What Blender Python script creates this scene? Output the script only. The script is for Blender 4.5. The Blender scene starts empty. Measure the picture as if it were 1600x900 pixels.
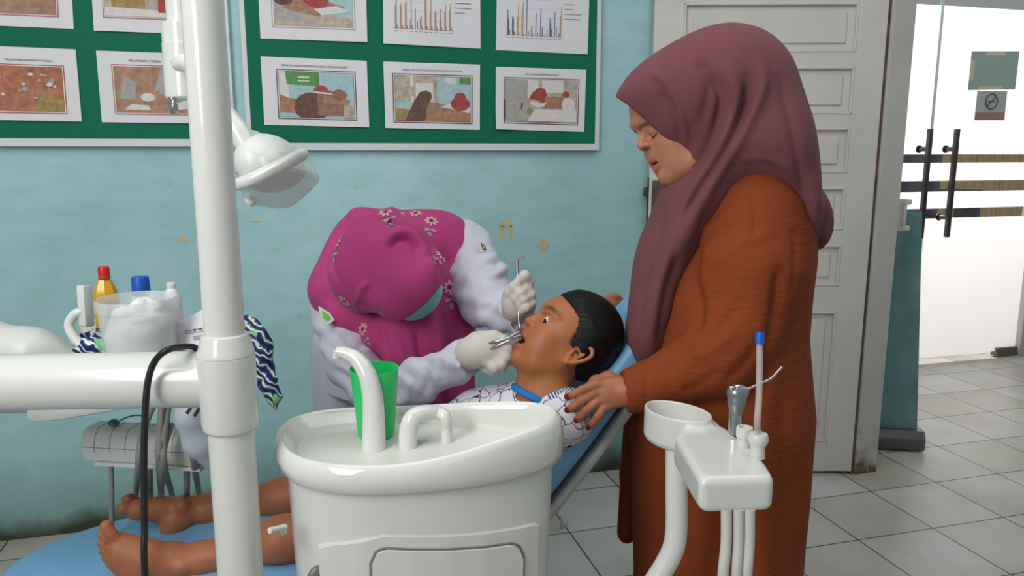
import bpy, bmesh, math, random
import numpy as np
from mathutils import Vector, Matrix
random.seed(7); np.random.seed(7)
C = bpy.context.scene
COL = C.collection
PI = math.pi

# ------------------------------------------------------------------ camera
F = 1200.0
YAW, PITCH = math.radians(15.38), math.radians(10.06)
_cy, _sy, _cp, _sp = math.cos(YAW), math.sin(YAW), math.cos(PITCH), math.sin(PITCH)
W_ = np.array([_sy*_cp, _cy*_cp, -_sp]); R_ = np.array([_cy, -_sy, 0.0]); U_ = np.cross(R_, W_)
EYE = np.array([0, 0, 1.26])
cam = bpy.data.objects.new('camera', bpy.data.cameras.new('camera')); COL.objects.link(cam)
cam.data.sensor_width = 36; cam.data.lens = 27.0; cam.data.clip_start = 0.02
cam.matrix_world = Matrix(((R_[0], U_[0], -W_[0], EYE[0]), (R_[1], U_[1], -W_[1], EYE[1]), (R_[2], U_[2], -W_[2], EYE[2]), (0, 0, 0, 1)))
C.camera = cam

# ------------------------------------------------------------------ light
C.view_settings.view_transform = 'Standard'; C.view_settings.look = 'None'
C.view_settings.gamma = 1; C.view_settings.use_curve_mapping = False
C.view_settings.exposure = 0.0
w = bpy.data.worlds.new('world'); C.world = w; w.use_nodes = True
w.node_tree.nodes['Background'].inputs[0].default_value = (0.92, 0.96, 1.0, 1)
w.node_tree.nodes['Background'].inputs[1].default_value = 0.27
def area(name, loc, target, sx, sy, power, col=(1, 1, 1)):
    l = bpy.data.lights.new(name, 'AREA'); l.shape = 'RECTANGLE'; l.size = sx; l.size_y = sy; l.energy = power; l.color = col
    o = bpy.data.objects.new(name, l); COL.objects.link(o); o.location = loc
    o.rotation_euler = (Vector(target)-Vector(loc)).to_track_quat('-Z', 'Y').to_euler()
    return o
area('window_daylight', (-1.45, 0.0, 2.15), (0.6, 1.9, 1.0), 1.2, 1.7, 64, (1.0, 0.99, 0.97))
area('ceiling_fill', (0.4, 1.4, 2.76), (0.4, 1.8, 0), 2.6, 1.6, 26, (0.97, 0.99, 1.0))  # added fill lamp below the ceiling, lifts the back wall more evenly
area('outdoor_daylight', (3.7, 5.4, 2.6), (3.7, 3.7, 1.0), 2.6, 1.6, 185, (1.0, 0.98, 0.97))
area('corridor_overhead', (3.6, 2.2, 2.68), (3.6, 2.6, 0), 1.2, 1.2, 16, (1.0, 0.98, 0.97))  # area lamp just under the corridor ceiling, aimed down at the floor

# ------------------------------------------------------------------ helpers: points
def ray(x, y): return W_ + R_*((x-800)/F) - U_*((y-450)/F)
def P(x, y, d): return EYE + d*ray(x, y)                      # image point at depth d along the optical axis
def PY(x, y, Y):
    r = ray(x, y); return EYE + r*(Y/r[1])                    # ... on a plane parallel to the back wall
def PZ(x, y, z):
    r = ray(x, y); return EYE + r*((z-EYE[2])/r[2])           # ... on a level plane
def V(*a): return np.array(a, float)
def nrm(v): v = np.asarray(v, float); return v/np.linalg.norm(v)

# ------------------------------------------------------------------ helpers: materials
def lin(c):
    return tuple(((v/255)/12.92 if v/255 <= .04045 else ((v/255+.055)/1.055)**2.4) for v in c)
MATS = {}
def mat(name, rgb, rough=.5, spec=.5, bump=0, bscale=40, vary=0, vscale=5, trans=0, alpha=1, metal=0, coat=0, sheen=0, sss=0, stretch=None, bdist=.003, ior=1.45):
    if name in MATS: return MATS[name]
    m = bpy.data.materials.new(name); m.use_nodes = True; MATS[name] = m
    nt = m.node_tree; b = nt.nodes['Principled BSDF']; c = lin(rgb)
    b.inputs['Base Color'].default_value = (*c, 1); b.inputs['Roughness'].default_value = rough
    b.inputs['Specular IOR Level'].default_value = spec; b.inputs['Metallic'].default_value = metal
    b.inputs['Transmission Weight'].default_value = trans; b.inputs['Alpha'].default_value = alpha
    b.inputs['Coat Weight'].default_value = coat; b.inputs['Sheen Weight'].default_value = sheen; b.inputs['IOR'].default_value = ior
    if sss: b.inputs['Subsurface Weight'].default_value = sss; b.inputs['Subsurface Scale'].default_value = .006; b.inputs['Subsurface Radius'].default_value = (1, .35, .2)
    tc = nt.nodes.new('ShaderNodeTexCoord'); src = tc.outputs['Object']
    if stretch:
        mp = nt.nodes.new('ShaderNodeMapping'); mp.inputs['Scale'].default_value = stretch; nt.links.new(src, mp.inputs[0]); src = mp.outputs[0]
    if vary:
        n = nt.nodes.new('ShaderNodeTexNoise'); n.inputs['Scale'].default_value = vscale; n.inputs['Detail'].default_value = 6; nt.links.new(src, n.inputs[0])
        r = nt.nodes.new('ShaderNodeValToRGB'); nt.links.new(n.outputs[0], r.inputs[0])
        r.color_ramp.elements[0].position = .3; r.color_ramp.elements[1].position = .7
        r.color_ramp.elements[0].color = (*[v*(1-vary) for v in c], 1); r.color_ramp.elements[1].color = (*[min(1, v*(1+vary*.6)) for v in c], 1)
        nt.links.new(r.outputs[0], b.inputs['Base Color'])
    if bump:
        n = nt.nodes.new('ShaderNodeTexNoise'); n.inputs['Scale'].default_value = bscale; n.inputs['Detail'].default_value = 4; nt.links.new(src, n.inputs[0])
        bp = nt.nodes.new('ShaderNodeBump'); bp.inputs['Strength'].default_value = bump; bp.inputs['Distance'].default_value = bdist
        nt.links.new(n.outputs[0], bp.inputs['Height']); nt.links.new(bp.outputs[0], b.inputs['Normal'])
    return m
def nodes_of(m): return m.node_tree, m.node_tree.nodes['Principled BSDF']
def vcol(m):                                                    # base colour from the mesh's own colour attribute
    nt, b = nodes_of(m); a = nt.nodes.new('ShaderNodeVertexColor'); a.layer_name = 'Col'
    nt.links.new(a.outputs[0], b.inputs['Base Color']); return m
def frosted(name, rgb, trans_amt=.75):
    m = bpy.data.materials.new(name); m.use_nodes = True; MATS[name] = m; nt = m.node_tree
    for n in list(nt.nodes): nt.nodes.remove(n)
    o = nt.nodes.new('ShaderNodeOutputMaterial'); mx = nt.nodes.new('ShaderNodeMixShader'); mx.inputs[0].default_value = trans_amt
    d = nt.nodes.new('ShaderNodeBsdfDiffuse'); t = nt.nodes.new('ShaderNodeBsdfTranslucent')
    for q in (d, t): q.inputs[0].default_value = (*lin(rgb), 1)
    nt.links.new(d.outputs[0], mx.inputs[1]); nt.links.new(t.outputs[0], mx.inputs[2]); nt.links.new(mx.outputs[0], o.inputs[0]); return m
def pane(name, tint=(1, 1, 1), refl=.06):
    m = bpy.data.materials.new(name); m.use_nodes = True; MATS[name] = m; nt = m.node_tree
    for n in list(nt.nodes): nt.nodes.remove(n)
    o = nt.nodes.new('ShaderNodeOutputMaterial'); mx = nt.nodes.new('ShaderNodeMixShader'); mx.inputs[0].default_value = refl
    t = nt.nodes.new('ShaderNodeBsdfTransparent'); t.inputs[0].default_value = (*tint, 1)
    g = nt.nodes.new('ShaderNodeBsdfGlossy'); g.inputs[1].default_value = .08
    nt.links.new(t.outputs[0], mx.inputs[1]); nt.links.new(g.outputs[0], mx.inputs[2]); nt.links.new(mx.outputs[0], o.inputs[0]); return m

# ------------------------------------------------------------------ helpers: objects
ORG = {}
def prop(o, label=None, cat=None, group=None, kind=None):
    if label: o['label'] = label
    if cat: o['category'] = cat
    if group: o['group'] = group
    if kind: o['kind'] = kind
    return o
def thing(name, loc, label=None, cat=None, group=None, kind=None):
    o = bpy.data.objects.new(name, None); COL.objects.link(o); o.empty_display_size = .05
    o.location = [float(v) for v in loc]; ORG[o] = V(*loc); return prop(o, label, cat, group, kind)
def link(name, verts, faces, mats, parent=None, fm=None, smooth=True, cols=None, angle=None):
    verts = np.asarray(verts, float); me = bpy.data.meshes.new(name)
    lo, hi = verts.min(0), verts.max(0); org = V((lo[0]+hi[0])/2, (lo[1]+hi[1])/2, lo[2])
    me.from_pydata((verts-org).tolist(), [], faces if isinstance(faces, list) else faces.tolist())
    for m in (mats if isinstance(mats, (list, tuple)) else [mats]): me.materials.append(m)
    if fm is not None: me.polygons.foreach_set('material_index', np.asarray(fm, np.int32))
    me.polygons.foreach_set('use_smooth', np.full(len(me.polygons), bool(smooth)))
    if cols is not None:
        a = me.color_attributes.new('Col', 'FLOAT_COLOR', 'POINT'); c4 = np.ones((len(verts), 4), np.float32); c4[:, :3] = cols
        a.data.foreach_set('color', c4.ravel())
    me.update()
    if smooth and angle is not None:
        me.set_sharp_from_angle(angle=math.radians(angle))
    o = bpy.data.objects.new(name, me); COL.objects.link(o); ORG[o] = org
    o.parent = parent; o.location = (org-(ORG[parent] if parent else 0)).tolist()
    return o
def spline(pts, n=8):
    p = np.asarray(pts, float)
    if len(p) < 3: return np.array([p[0]+(p[-1]-p[0])*t for t in np.linspace(0, 1, n+1)])
    q = np.vstack([2*p[0]-p[1], p, 2*p[-1]-p[-2]]); out = []
    for i in range(1, len(q)-2):
        for t in np.linspace(0, 1, n, endpoint=False):
            a, b, c, d = q[i-1], q[i], q[i+1], q[i+2]
            out.append(.5*((2*b)+(c-a)*t+(2*a-5*b+4*c-d)*t*t+(3*b-a-3*c+d)*t**3))
    out.append(p[-1]); return np.array(out)
class B:
    def __init__(s): s.v = []; s.f = []; s.m = []
    def add(s, v, f, m=0):
        n = len(s.v); s.v += [list(map(float, q)) for q in v]; s.f += [[int(i)+n for i in q] for q in f]; s.m += [m]*len(f); return s
    def box(s, lo, hi, m=0, bev=0, fr=None, seg=2):
        bm = bmesh.new(); bmesh.ops.create_cube(bm, size=1); lo = V(*lo); hi = V(*hi)
        for v in bm.verts: v.co = Vector((lo+hi)/2+np.array(v.co)*(hi-lo))
        if bev: bmesh.ops.bevel(bm, geom=bm.edges[:], offset=bev, segments=seg, affect='EDGES', profile=.5)
        s.bm(bm, m, fr); return s
    def bm(s, bm, m=0, fr=None):
        bm.verts.index_update(); vs = [np.array(v.co) for v in bm.verts]
        if fr is not None: vs = [fr[0]+fr[1]*q[0]+fr[2]*q[1]+fr[3]*q[2] for q in vs]
        s.add(vs, [[v.index for v in f.verts] for f in bm.faces], m); bm.free()
    def tube(s, pts, r, seg=14, m=0, caps=True, sm=0, flat=None, rounded=False):
        p = spline(pts, sm) if sm else np.asarray(pts, float)
        if np.isscalar(r): rr = np.full(len(p), r)
        else: rr = np.interp(np.linspace(0, 1, len(p)), np.linspace(0, 1, len(r)), r)
        if rounded:
            for end in (0, -1):
                d = nrm(p[0]-p[1]) if end == 0 else nrm(p[-1]-p[-2]); r0 = rr[end]
                ex = [p[end]+d*r0*math.sin(a) for a in (.5, .95, 1.3)]; er = [r0*math.cos(a) for a in (.5, .95, 1.3)]
                if end == 0: p = np.vstack([ex[::-1], p]); rr = np.concatenate([er[::-1], rr])
                else: p = np.vstack([p, ex]); rr = np.concatenate([rr, er])
        t = nrm(p[1]-p[0]); a = nrm(np.cross(t, [0, 0, 1] if abs(t[2]) < .9 else [1, 0, 0])); n = len(p); vs = []; fs = []
        for i in range(n):
            t = nrm(p[min(i+1, n-1)]-p[max(i-1, 0)]); a = nrm(a-t*np.dot(a, t)); b = np.cross(t, a)
            for k in range(seg):
                q = 2*PI*k/seg; vs.append(p[i]+rr[i]*(math.cos(q)*a+math.sin(q)*b*(flat or 1)))
        for i in range(n-1):
            for k in range(seg): fs.append([i*seg+k, i*seg+(k+1) % seg, (i+1)*seg+(k+1) % seg, (i+1)*seg+k])
        if caps: fs += [[k for k in range(seg)][::-1], [(n-1)*seg+k for k in range(seg)]]
        return s.add(vs, fs, m)
    def lathe(s, prof, c, seg=32, m=0, axis=(0, 0, 1), sx=1, sy=1, x=None, cap0=True, cap1=True):
        ax = nrm(axis); a = nrm(np.cross(ax, [0, 1, 0] if abs(ax[1]) < .9 else [1, 0, 0])) if x is None else nrm(x); b = np.cross(ax, a); vs = []; fs = []
        for r, h in prof:
            for k in range(seg): q = 2*PI*k/seg; vs.append(V(*c)+ax*h+r*(math.cos(q)*a*sx+math.sin(q)*b*sy))
        n = len(prof)
        for i in range(n-1):
            for k in range(seg): fs.append([i*seg+k, i*seg+(k+1) % seg, (i+1)*seg+(k+1) % seg, (i+1)*seg+k])
        if cap0: fs.append(list(range(seg))[::-1])
        if cap1: fs.append([(n-1)*seg+k for k in range(seg)])
        return s.add(vs, fs, m)
    def prism(s, poly, vec, m=0, bev=0, seg=2):
        bm = bmesh.new(); vs = [bm.verts.new(Vector(q)) for q in poly]; f = bm.faces.new(vs)
        r = bmesh.ops.extrude_face_region(bm, geom=[f]); bmesh.ops.translate(bm, verts=[g for g in r['geom'] if isinstance(g, bmesh.types.BMVert)], vec=Vector(vec))
        bmesh.ops.recalc_face_normals(bm, faces=bm.faces[:])
        if bev: bmesh.ops.bevel(bm, geom=bm.edges[:], offset=bev, segments=seg, affect='EDGES', profile=.5)
        s.bm(bm, m); return s
    def loft(s, rings, m=0, cap0=True, cap1=True, close=True):
        n = len(rings[0]); vs = [q for r in rings for q in r]; fs = []
        for i in range(len(rings)-1):
            for k in range(n if close else n-1): fs.append([i*n+k, i*n+(k+1) % n, (i+1)*n+(k+1) % n, (i+1)*n+k])
        if cap0: fs.append(list(range(n))[::-1])
        if cap1: fs.append([(len(rings)-1)*n+k for k in range(n)])
        return s.add(vs, fs, m)
    def text(s, txt, size, o, ax, ay, m=0, depth=.0006, align='CENTER', squash=1):
        cu = bpy.data.curves.new('t', 'FONT'); cu.body = txt; cu.size = size; cu.align_x = align; cu.align_y = 'CENTER'; cu.resolution_u = 2
        ob = bpy.data.objects.new('t', cu); COL.objects.link(ob); me = ob.to_mesh()
        az = np.cross(ax, ay); vs = [V(*o)+V(*ax)*v.co[0]*squash+V(*ay)*v.co[1]+az*depth for v in me.vertices]; fs = [list(p.vertices) for p in me.polygons]
        ob.to_mesh_clear(); bpy.data.objects.remove(ob); bpy.data.curves.remove(cu)
        return s.add(vs, fs, m)
    def build(s, name, mats, parent=None, smooth=True, angle=40, label=None):
        o = link(name, s.v, s.f, mats, parent, s.m, smooth, None, angle)
        if label: o['label'] = label
        return o

# ------------------------------------------------------------------ helpers: solid modelling by distance field
def s_cap(a, b, ra, rb):
    a = V(*a); b = V(*b); ab = b-a; L2 = max(ab@ab, 1e-12)
    def f(p):
        t = np.clip(((p-a)@ab)/L2, 0, 1); return np.linalg.norm(p-a-t[:, None]*ab, axis=1)-(ra+(rb-ra)*t)
    r = max(ra, rb); return f, np.minimum(a, b)-r, np.maximum(a, b)+r
def s_ell(c, r, fr=None):
    c = V(*c); r = V(*r); M = np.eye(3) if fr is None else np.array(fr, float)
    def f(p):
        q = (p-c)@M.T; k0 = np.linalg.norm(q/r, axis=1); k1 = np.linalg.norm(q/(r*r), axis=1); return k0*(k0-1)/np.maximum(k1, 1e-9)
    e = np.sqrt(((M*r[:, None])**2).sum(0)); return f, c-e, c+e
def s_box(c, half, rad=0, fr=None):
    c = V(*c); h = V(*half)-rad; M = np.eye(3) if fr is None else np.array(fr, float)
    def f(p):
        q = np.abs((p-c)@M.T)-h; return np.linalg.norm(np.maximum(q, 0), axis=1)+np.minimum(q.max(1), 0)-rad
    e = (np.abs(M)*V(*half)[:, None]).sum(0); return f, c-e, c+e
def s_plane(o, n):
    o = V(*o); n = nrm(n); return (lambda p: (p-o)@n), None, None
def s_loft(o, ax, xx, hs, cx, cy, rx, ry):                       # elliptic sections stacked along ax
    o = V(*o); ax = nrm(ax); xx = nrm(V(*xx)-ax*np.dot(xx, ax)); yy = np.cross(ax, xx)
    def f(p):
        q = p-o; h = q@ax; hc = np.clip(h, hs[0], hs[-1]); X = q@xx-np.interp(hc, hs, cx); Y = q@yy-np.interp(hc, hs, cy)
        a = np.interp(hc, hs, rx); b = np.interp(hc, hs, ry); k0 = np.sqrt((X/a)**2+(Y/b)**2); k1 = np.sqrt((X/a**2)**2+(Y/b**2)**2)
        d = k0*(k0-1)/np.maximum(k1, 1e-6); d = np.where(k0 < 1e-3, -np.minimum(a, b), d); return np.maximum(d, np.maximum(hs[0]-h, h-hs[-1]))
    pts = np.array([o+ax*h+xx*x+yy*y for h, x, y in zip(hs, cx, cy)]); r = max(max(rx), max(ry)); return f, pts.min(0)-r, pts.max(0)+r
class S:
    def __init__(s): s.ops = []; s.lo = np.full(3, 1e9); s.hi = np.full(3, -1e9)
    def add(s, prim, k=0.0):
        s.ops.append(('+', prim[0], k)); s.lo = np.minimum(s.lo, prim[1]); s.hi = np.maximum(s.hi, prim[2]); return s
    def cut(s, prim, k=0.0): s.ops.append(('-', prim[0], k)); return s
    def keep(s, prim, k=0.0): s.ops.append(('&', prim[0], k)); return s
    def chain(s, pts, rs, k=0.0, k0=None):
        for i in range(len(pts)-1): s.add(s_cap(pts[i], pts[i+1], rs[i], rs[i+1]), (k if i else (k if k0 is None else k0)))
        return s
    def __call__(s, p):
        d = np.full(len(p), 1e3)
        for op, f, k in s.ops:
            e = f(p)
            if op == '-': e = -e
            if op == '+':
                if k: h = np.maximum(k-np.abs(d-e), 0)/k; d = np.minimum(d, e)-h*h*k/4
                else: d = np.minimum(d, e)
            else:
                if k: h = np.maximum(k-np.abs(d-e), 0)/k; d = np.maximum(d, e)+h*h*k/4
                else: d = np.maximum(d, e)
        return d
    def mesh(s, h, lo=None, hi=None):
        lo = s.lo-2.5*h if lo is None else V(*lo); hi = s.hi+2.5*h if hi is None else V(*hi)
        bs = 10; nb = np.maximum(1, np.ceil((hi-lo)/h/bs).astype(int)); n = nb*bs+1
        val = np.full(n, 1.0, np.float32)
        bi = np.stack(np.meshgrid(*[np.arange(k) for k in nb], indexing='ij'), -1).reshape(-1, 3)
        ctr = lo+(bi*bs+bs/2)*h; dc = s(ctr); rad = h*bs*.866*1.5+.012
        base = np.stack(np.meshgrid(*[np.arange(bs+1)]*3, indexing='ij'), -1).reshape(-1, 3)
        for b in bi[dc < -rad]: val[b[0]*bs:(b[0]+1)*bs+1, b[1]*bs:(b[1]+1)*bs+1, b[2]*bs:(b[2]+1)*bs+1] = -1
        act = bi[np.abs(dc) <= rad]
        for i in range(0, len(act), 150):
            a = act[i:i+150]; idx = (a[:, None, :]*bs+base[None]).reshape(-1, 3)
            val[idx[:, 0], idx[:, 1], idx[:, 2]] = s(lo+idx*h)
        return nets(val, lo, h)
def nets(val, lo, h):
    ins = val < 0; n = np.array(val.shape)
    cs = np.zeros(n-1, np.uint8)
    for dx in (0, 1):
        for dy in (0, 1):
            for dz in (0, 1): cs += ins[dx:n[0]-1+dx, dy:n[1]-1+dy, dz:n[2]-1+dz]
    ci = np.argwhere((cs > 0) & (cs < 8)); acc = np.zeros((len(ci), 3)); cnt = np.zeros(len(ci))
    cor = [(x, y, z) for x in (0, 1) for y in (0, 1) for z in (0, 1)]
    for a in cor:
        for ax in range(3):
            if a[ax]: continue
            b = list(a); b[ax] = 1
            ia = ci+a; ib = ci+b; va = val[ia[:, 0], ia[:, 1], ia[:, 2]]; vb = val[ib[:, 0], ib[:, 1], ib[:, 2]]
            cr = (va < 0) != (vb < 0); t = np.where(cr, va/np.where(cr, va-vb, 1), 0)
            q = np.tile(np.array(a, float), (len(ci), 1)); q[:, ax] = t; acc += q*cr[:, None]; cnt += cr
    vs = lo+(ci+acc/cnt[:, None])*h
    vid = np.full(n-1, -1, np.int64); vid[ci[:, 0], ci[:, 1], ci[:, 2]] = np.arange(len(ci)); fs = []
    for ax in range(3):
        o1, o2 = [(1, 2), (2, 0), (0, 1)][ax]
        sl = [slice(None)]*3; sh = [slice(None)]*3; sl[ax] = slice(0, n[ax]-1); sh[ax] = slice(1, n[ax])
        e = np.argwhere(ins[tuple(sl)] != ins[tuple(sh)])
        e = e[(e[:, o1] > 0) & (e[:, o2] > 0) & (e[:, o1] < n[o1]-1) & (e[:, o2] < n[o2]-1)]
        fl = ins[e[:, 0], e[:, 1], e[:, 2]]
        def cell(d1, d2):
            q = e.copy(); q[:, o1] -= d1; q[:, o2] -= d2; return vid[q[:, 0], q[:, 1], q[:, 2]]
        quad = np.stack([cell(1, 1), cell(0, 1), cell(0, 0), cell(1, 0)], 1)
        quad[~fl] = quad[~fl][:, ::-1]; fs.append(quad)
    return vs, np.vstack(fs)
def vnormals(v, f):
    fn = np.cross(v[f[:, 2]]-v[f[:, 0]], v[f[:, 3]]-v[f[:, 1]]); n = np.zeros_like(v)
    for k in range(4): np.add.at(n, f[:, k], fn)
    return n/np.maximum(np.linalg.norm(n, axis=1), 1e-12)[:, None]
def relax(v, f, it=2, lam=.5):
    e = np.vstack([f[:, [0, 1]], f[:, [1, 2]], f[:, [2, 3]], f[:, [3, 0]]])
    for _ in range(it):
        a = np.zeros_like(v); c = np.zeros(len(v)); np.add.at(a, e[:, 0], v[e[:, 1]]); np.add.at(c, e[:, 0], 1); np.add.at(a, e[:, 1], v[e[:, 0]]); np.add.at(c, e[:, 1], 1)
        v = v+lam*(a/np.maximum(c, 1)[:, None]-v)
    return v
def px(v):                                                     # where world points fall in the photograph's frame
    q = v-EYE; z = q@W_; return 800+F*(q@R_)/z, 450-F*(q@U_)/z, z
def fold(v, n, line, amp, width, facing=True):                 # raise (or sink) a fold along a line drawn on the cloth's visible side
    X, Y, _ = px(v); best = np.full(len(v), 1e9); L = spline(line, 6)
    tt = np.zeros(len(v))
    for i in range(len(L)-1):
        a, b = L[i], L[i+1]; ab = b-a; t = np.clip(((X-a[0])*ab[0]+(Y-a[1])*ab[1])/max(ab@ab, 1e-9), 0, 1)
        d = np.hypot(X-a[0]-t*ab[0], Y-a[1]-t*ab[1]); m = d < best; best = np.where(m, d, best); tt = np.where(m, (i+t)/(len(L)-1), tt)
    g = np.exp(-(best/width)**2)*np.clip(np.minimum(tt, 1-tt)*6, .0, 1)
    if facing: g = g*np.clip(-(n@W_)*2+.4, 0, 1)
    return v+n*(amp*g)[:, None]
def solid(name, sd, h, mats, parent=None, relax_it=2, label=None, post=None, cols=None, lo=None, hi=None):
    v, f = sd.mesh(h, lo, hi); v = relax(v, f, relax_it)
    if post: v = post(v, f)
    c = cols(v) if cols else None
    o = link(name, v, f, mats, parent, None, True, c)
    if label: o['label'] = label
    return o
def cp(x, y, d, r): return P(x, y, d), r*d/F                    # a ball of r pixels seen at (x, y), depth d
def cchain(sd, L, k=.01, k0=None):
    q = [cp(*a) for a in L]; sd.chain([a for a, _ in q], [b for _, b in q], k, k0); return sd
VIEW = np.array([R_, U_, -W_])                                  # an ellipsoid frame turned like the lens: sideways, up, towards
# ================================================================== the room
YW = 2.70
# floor: 30 cm glazed tiles, dark joints
m_floor = mat('floor_tile', (176, 174, 171), .28, .5)
def floor_nodes():
    nt, b = nodes_of(m_floor); N = nt.nodes.new; L = nt.links.new
    tc = N('ShaderNodeNewGeometry'); mp = N('ShaderNodeMapping'); mp.inputs['Location'].default_value = (-.223, -.1607, 0); L(tc.outputs['Position'], mp.inputs[0])
    br = N('ShaderNodeTexBrick'); br.offset = 0; br.squash = 1; L(mp.outputs[0], br.inputs['Vector'])
    br.inputs['Scale'].default_value = 1; br.inputs['Brick Width'].default_value = .3; br.inputs['Row Height'].default_value = .3
    br.inputs['Mortar Size'].default_value = .0030; br.inputs['Mortar Smooth'].default_value = .2
    br.inputs['Color1'].default_value = (*lin((196, 195, 196)), 1); br.inputs['Color2'].default_value = (*lin((176, 172, 162)), 1); br.inputs['Mortar'].default_value = (*lin((78, 66, 58)), 1)
    n = N('ShaderNodeTexNoise'); n.inputs['Scale'].default_value = 3.5; n.inputs['Detail'].default_value = 8; L(tc.outputs['Position'], n.inputs[0])
    r = N('ShaderNodeValToRGB'); r.color_ramp.elements[0].position = .3; r.color_ramp.elements[1].position = .62
    r.color_ramp.elements[0].color = (.80, .77, .70, 1); r.color_ramp.elements[1].color = (1, 1, 1, 1); L(n.outputs[0], r.inputs[0])
    mx = N('ShaderNodeMix'); mx.data_type = 'RGBA'; mx.blend_type = 'MULTIPLY'; mx.inputs[0].default_value = 1
    L(br.outputs[0], mx.inputs[6]); L(r.outputs[0], mx.inputs[7]); L(mx.outputs[2], b.inputs['Base Color'])
    bp = N('ShaderNodeBump'); bp.inputs['Strength'].default_value = .5; bp.inputs['Distance'].default_value = .002; bp.invert = True
    L(br.outputs['Fac'], bp.inputs['Height']); L(bp.outputs[0], b.inputs['Normal'])
    rr = N('ShaderNodeMapRange'); rr.inputs[3].default_value = .22; rr.inputs[4].default_value = .42; L(n.outputs[0], rr.inputs[0]); L(rr.outputs[0], b.inputs['Roughness'])
floor_nodes()
prop(B().box((-1.75, -1.6, -.1), (7.5, 7.5, 0)).build('floor', m_floor, smooth=False), kind='structure')
# teal painted plaster
m_wall = mat('teal_plaster', (160, 200, 206), .62, .3)
def wall_nodes():
    nt, b = nodes_of(m_wall); N = nt.nodes.new; L = nt.links.new
    g = N('ShaderNodeNewGeometry')
    def noise(s, d, sc=None):
        n = N('ShaderNodeTexNoise'); n.inputs['Scale'].default_value = s; n.inputs['Detail'].default_value = d
        if sc: mp = N('ShaderNodeMapping'); mp.inputs['Scale'].default_value = sc; L(g.outputs['Position'], mp.inputs[0]); L(mp.outputs[0], n.inputs[0])
        else: L(g.outputs['Position'], n.inputs[0])
        return n
    def ramp(src, a, b_, ca, cb):
        r = N('ShaderNodeValToRGB'); r.color_ramp.elements[0].position = a; r.color_ramp.elements[1].position = b_
        r.color_ramp.elements[0].color = (*ca, 1); r.color_ramp.elements[1].color = (*cb, 1); L(src, r.inputs[0]); return r
    def mul(a, c, fac=1, bt='MULTIPLY'):
        m = N('ShaderNodeMix'); m.data_type = 'RGBA'; m.blend_type = bt
        if isinstance(fac, (int, float)): m.inputs[0].default_value = fac
        else: L(fac, m.inputs[0])
        L(a, m.inputs[6]); L(c, m.inputs[7]); return m.outputs[2]
    base = ramp(noise(1.6, 7).outputs[0], .32, .7, lin((160, 198, 203)), lin((178, 215, 219)))
    c = base.outputs[0]
    streak = ramp(noise(7, 9, (1, 1, 2.6)).outputs[0], .35, .6, (.90, .93, .92), (1, 1, 1)); c = mul(c, streak.outputs[0])
    specks = ramp(noise(26, 3).outputs[0], .70, .76, (1, 1, 1), (.80, .84, .86)); c = mul(c, specks.outputs[0])
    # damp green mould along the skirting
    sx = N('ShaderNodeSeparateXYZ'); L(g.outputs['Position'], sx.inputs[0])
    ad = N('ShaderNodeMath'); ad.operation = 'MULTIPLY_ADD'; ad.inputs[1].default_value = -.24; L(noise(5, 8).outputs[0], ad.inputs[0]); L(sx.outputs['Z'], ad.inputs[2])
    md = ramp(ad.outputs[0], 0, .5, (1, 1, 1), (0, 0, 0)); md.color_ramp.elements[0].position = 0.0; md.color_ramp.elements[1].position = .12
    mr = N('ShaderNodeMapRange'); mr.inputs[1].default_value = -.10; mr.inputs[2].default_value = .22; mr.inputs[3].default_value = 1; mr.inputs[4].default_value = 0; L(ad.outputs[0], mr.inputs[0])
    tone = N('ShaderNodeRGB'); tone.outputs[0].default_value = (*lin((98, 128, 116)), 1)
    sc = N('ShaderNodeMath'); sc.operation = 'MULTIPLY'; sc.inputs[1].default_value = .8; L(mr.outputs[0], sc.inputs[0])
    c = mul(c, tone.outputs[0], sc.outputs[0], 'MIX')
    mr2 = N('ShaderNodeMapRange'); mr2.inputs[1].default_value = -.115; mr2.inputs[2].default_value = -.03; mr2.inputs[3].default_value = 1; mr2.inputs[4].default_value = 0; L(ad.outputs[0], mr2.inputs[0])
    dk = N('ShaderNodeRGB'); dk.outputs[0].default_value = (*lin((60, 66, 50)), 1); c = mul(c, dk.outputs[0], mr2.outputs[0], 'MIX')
    L(c, b.inputs['Base Color'])
    bp = N('ShaderNodeBump'); bp.inputs['Strength'].default_value = .35; bp.inputs['Distance'].default_value = .004
    L(noise(14, 8, (1, 1, 1.8)).outputs[0], bp.inputs['Height']); L(bp.outputs[0], b.inputs['Normal'])
wall_nodes()
wall_back = prop(B().box((-1.75, YW, 0), (2.17, YW+.15, 2.8)).build('wall_back', m_wall, smooth=False), kind='structure')
m_peel = mat('peeled_plaster', (206, 190, 152), .8, .2, bump=.4, bscale=60, vary=.25, vscale=30)
def blotch(x, y, rx, ry, seed, n=15):
    r = random.Random(seed); c = []
    for k in range(n):
        a = 2*PI*k/n; q = r.uniform(.55, 1.1); p = PY(x+rx*q*math.cos(a), y+ry*q*math.sin(a), YW-.0002); c.append(p)
    B().prism(c, (0, -.0008, 0)).build('peeled_patch', m_peel, wall_back, smooth=False)
for q in ((790, 349, 13, 8, 1), (785, 363, 5, 14, 2), (799, 362, 4, 13, 8), (848, 383, 12, 9, 3), (286, 374, 9, 7, 4), (817, 401, 4, 4, 5), (400, 347, 9, 2, 6), (828, 421, 3, 2, 7)): blotch(*q)
m_plain = mat('plain_wall', (176, 196, 198), .7, .3, bump=.2, bscale=12)
prop(B().box((-1.75, -1.6, 0), (-1.60, YW, 2.8)).build('wall_left', m_plain, smooth=False), kind='structure')
prop(B().box((-1.75, -1.6, 2.8), (7.5, 3.8, 2.9)).build('ceiling', mat('ceiling_white', (228, 228, 224), .8), smooth=False), kind='structure')
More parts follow.
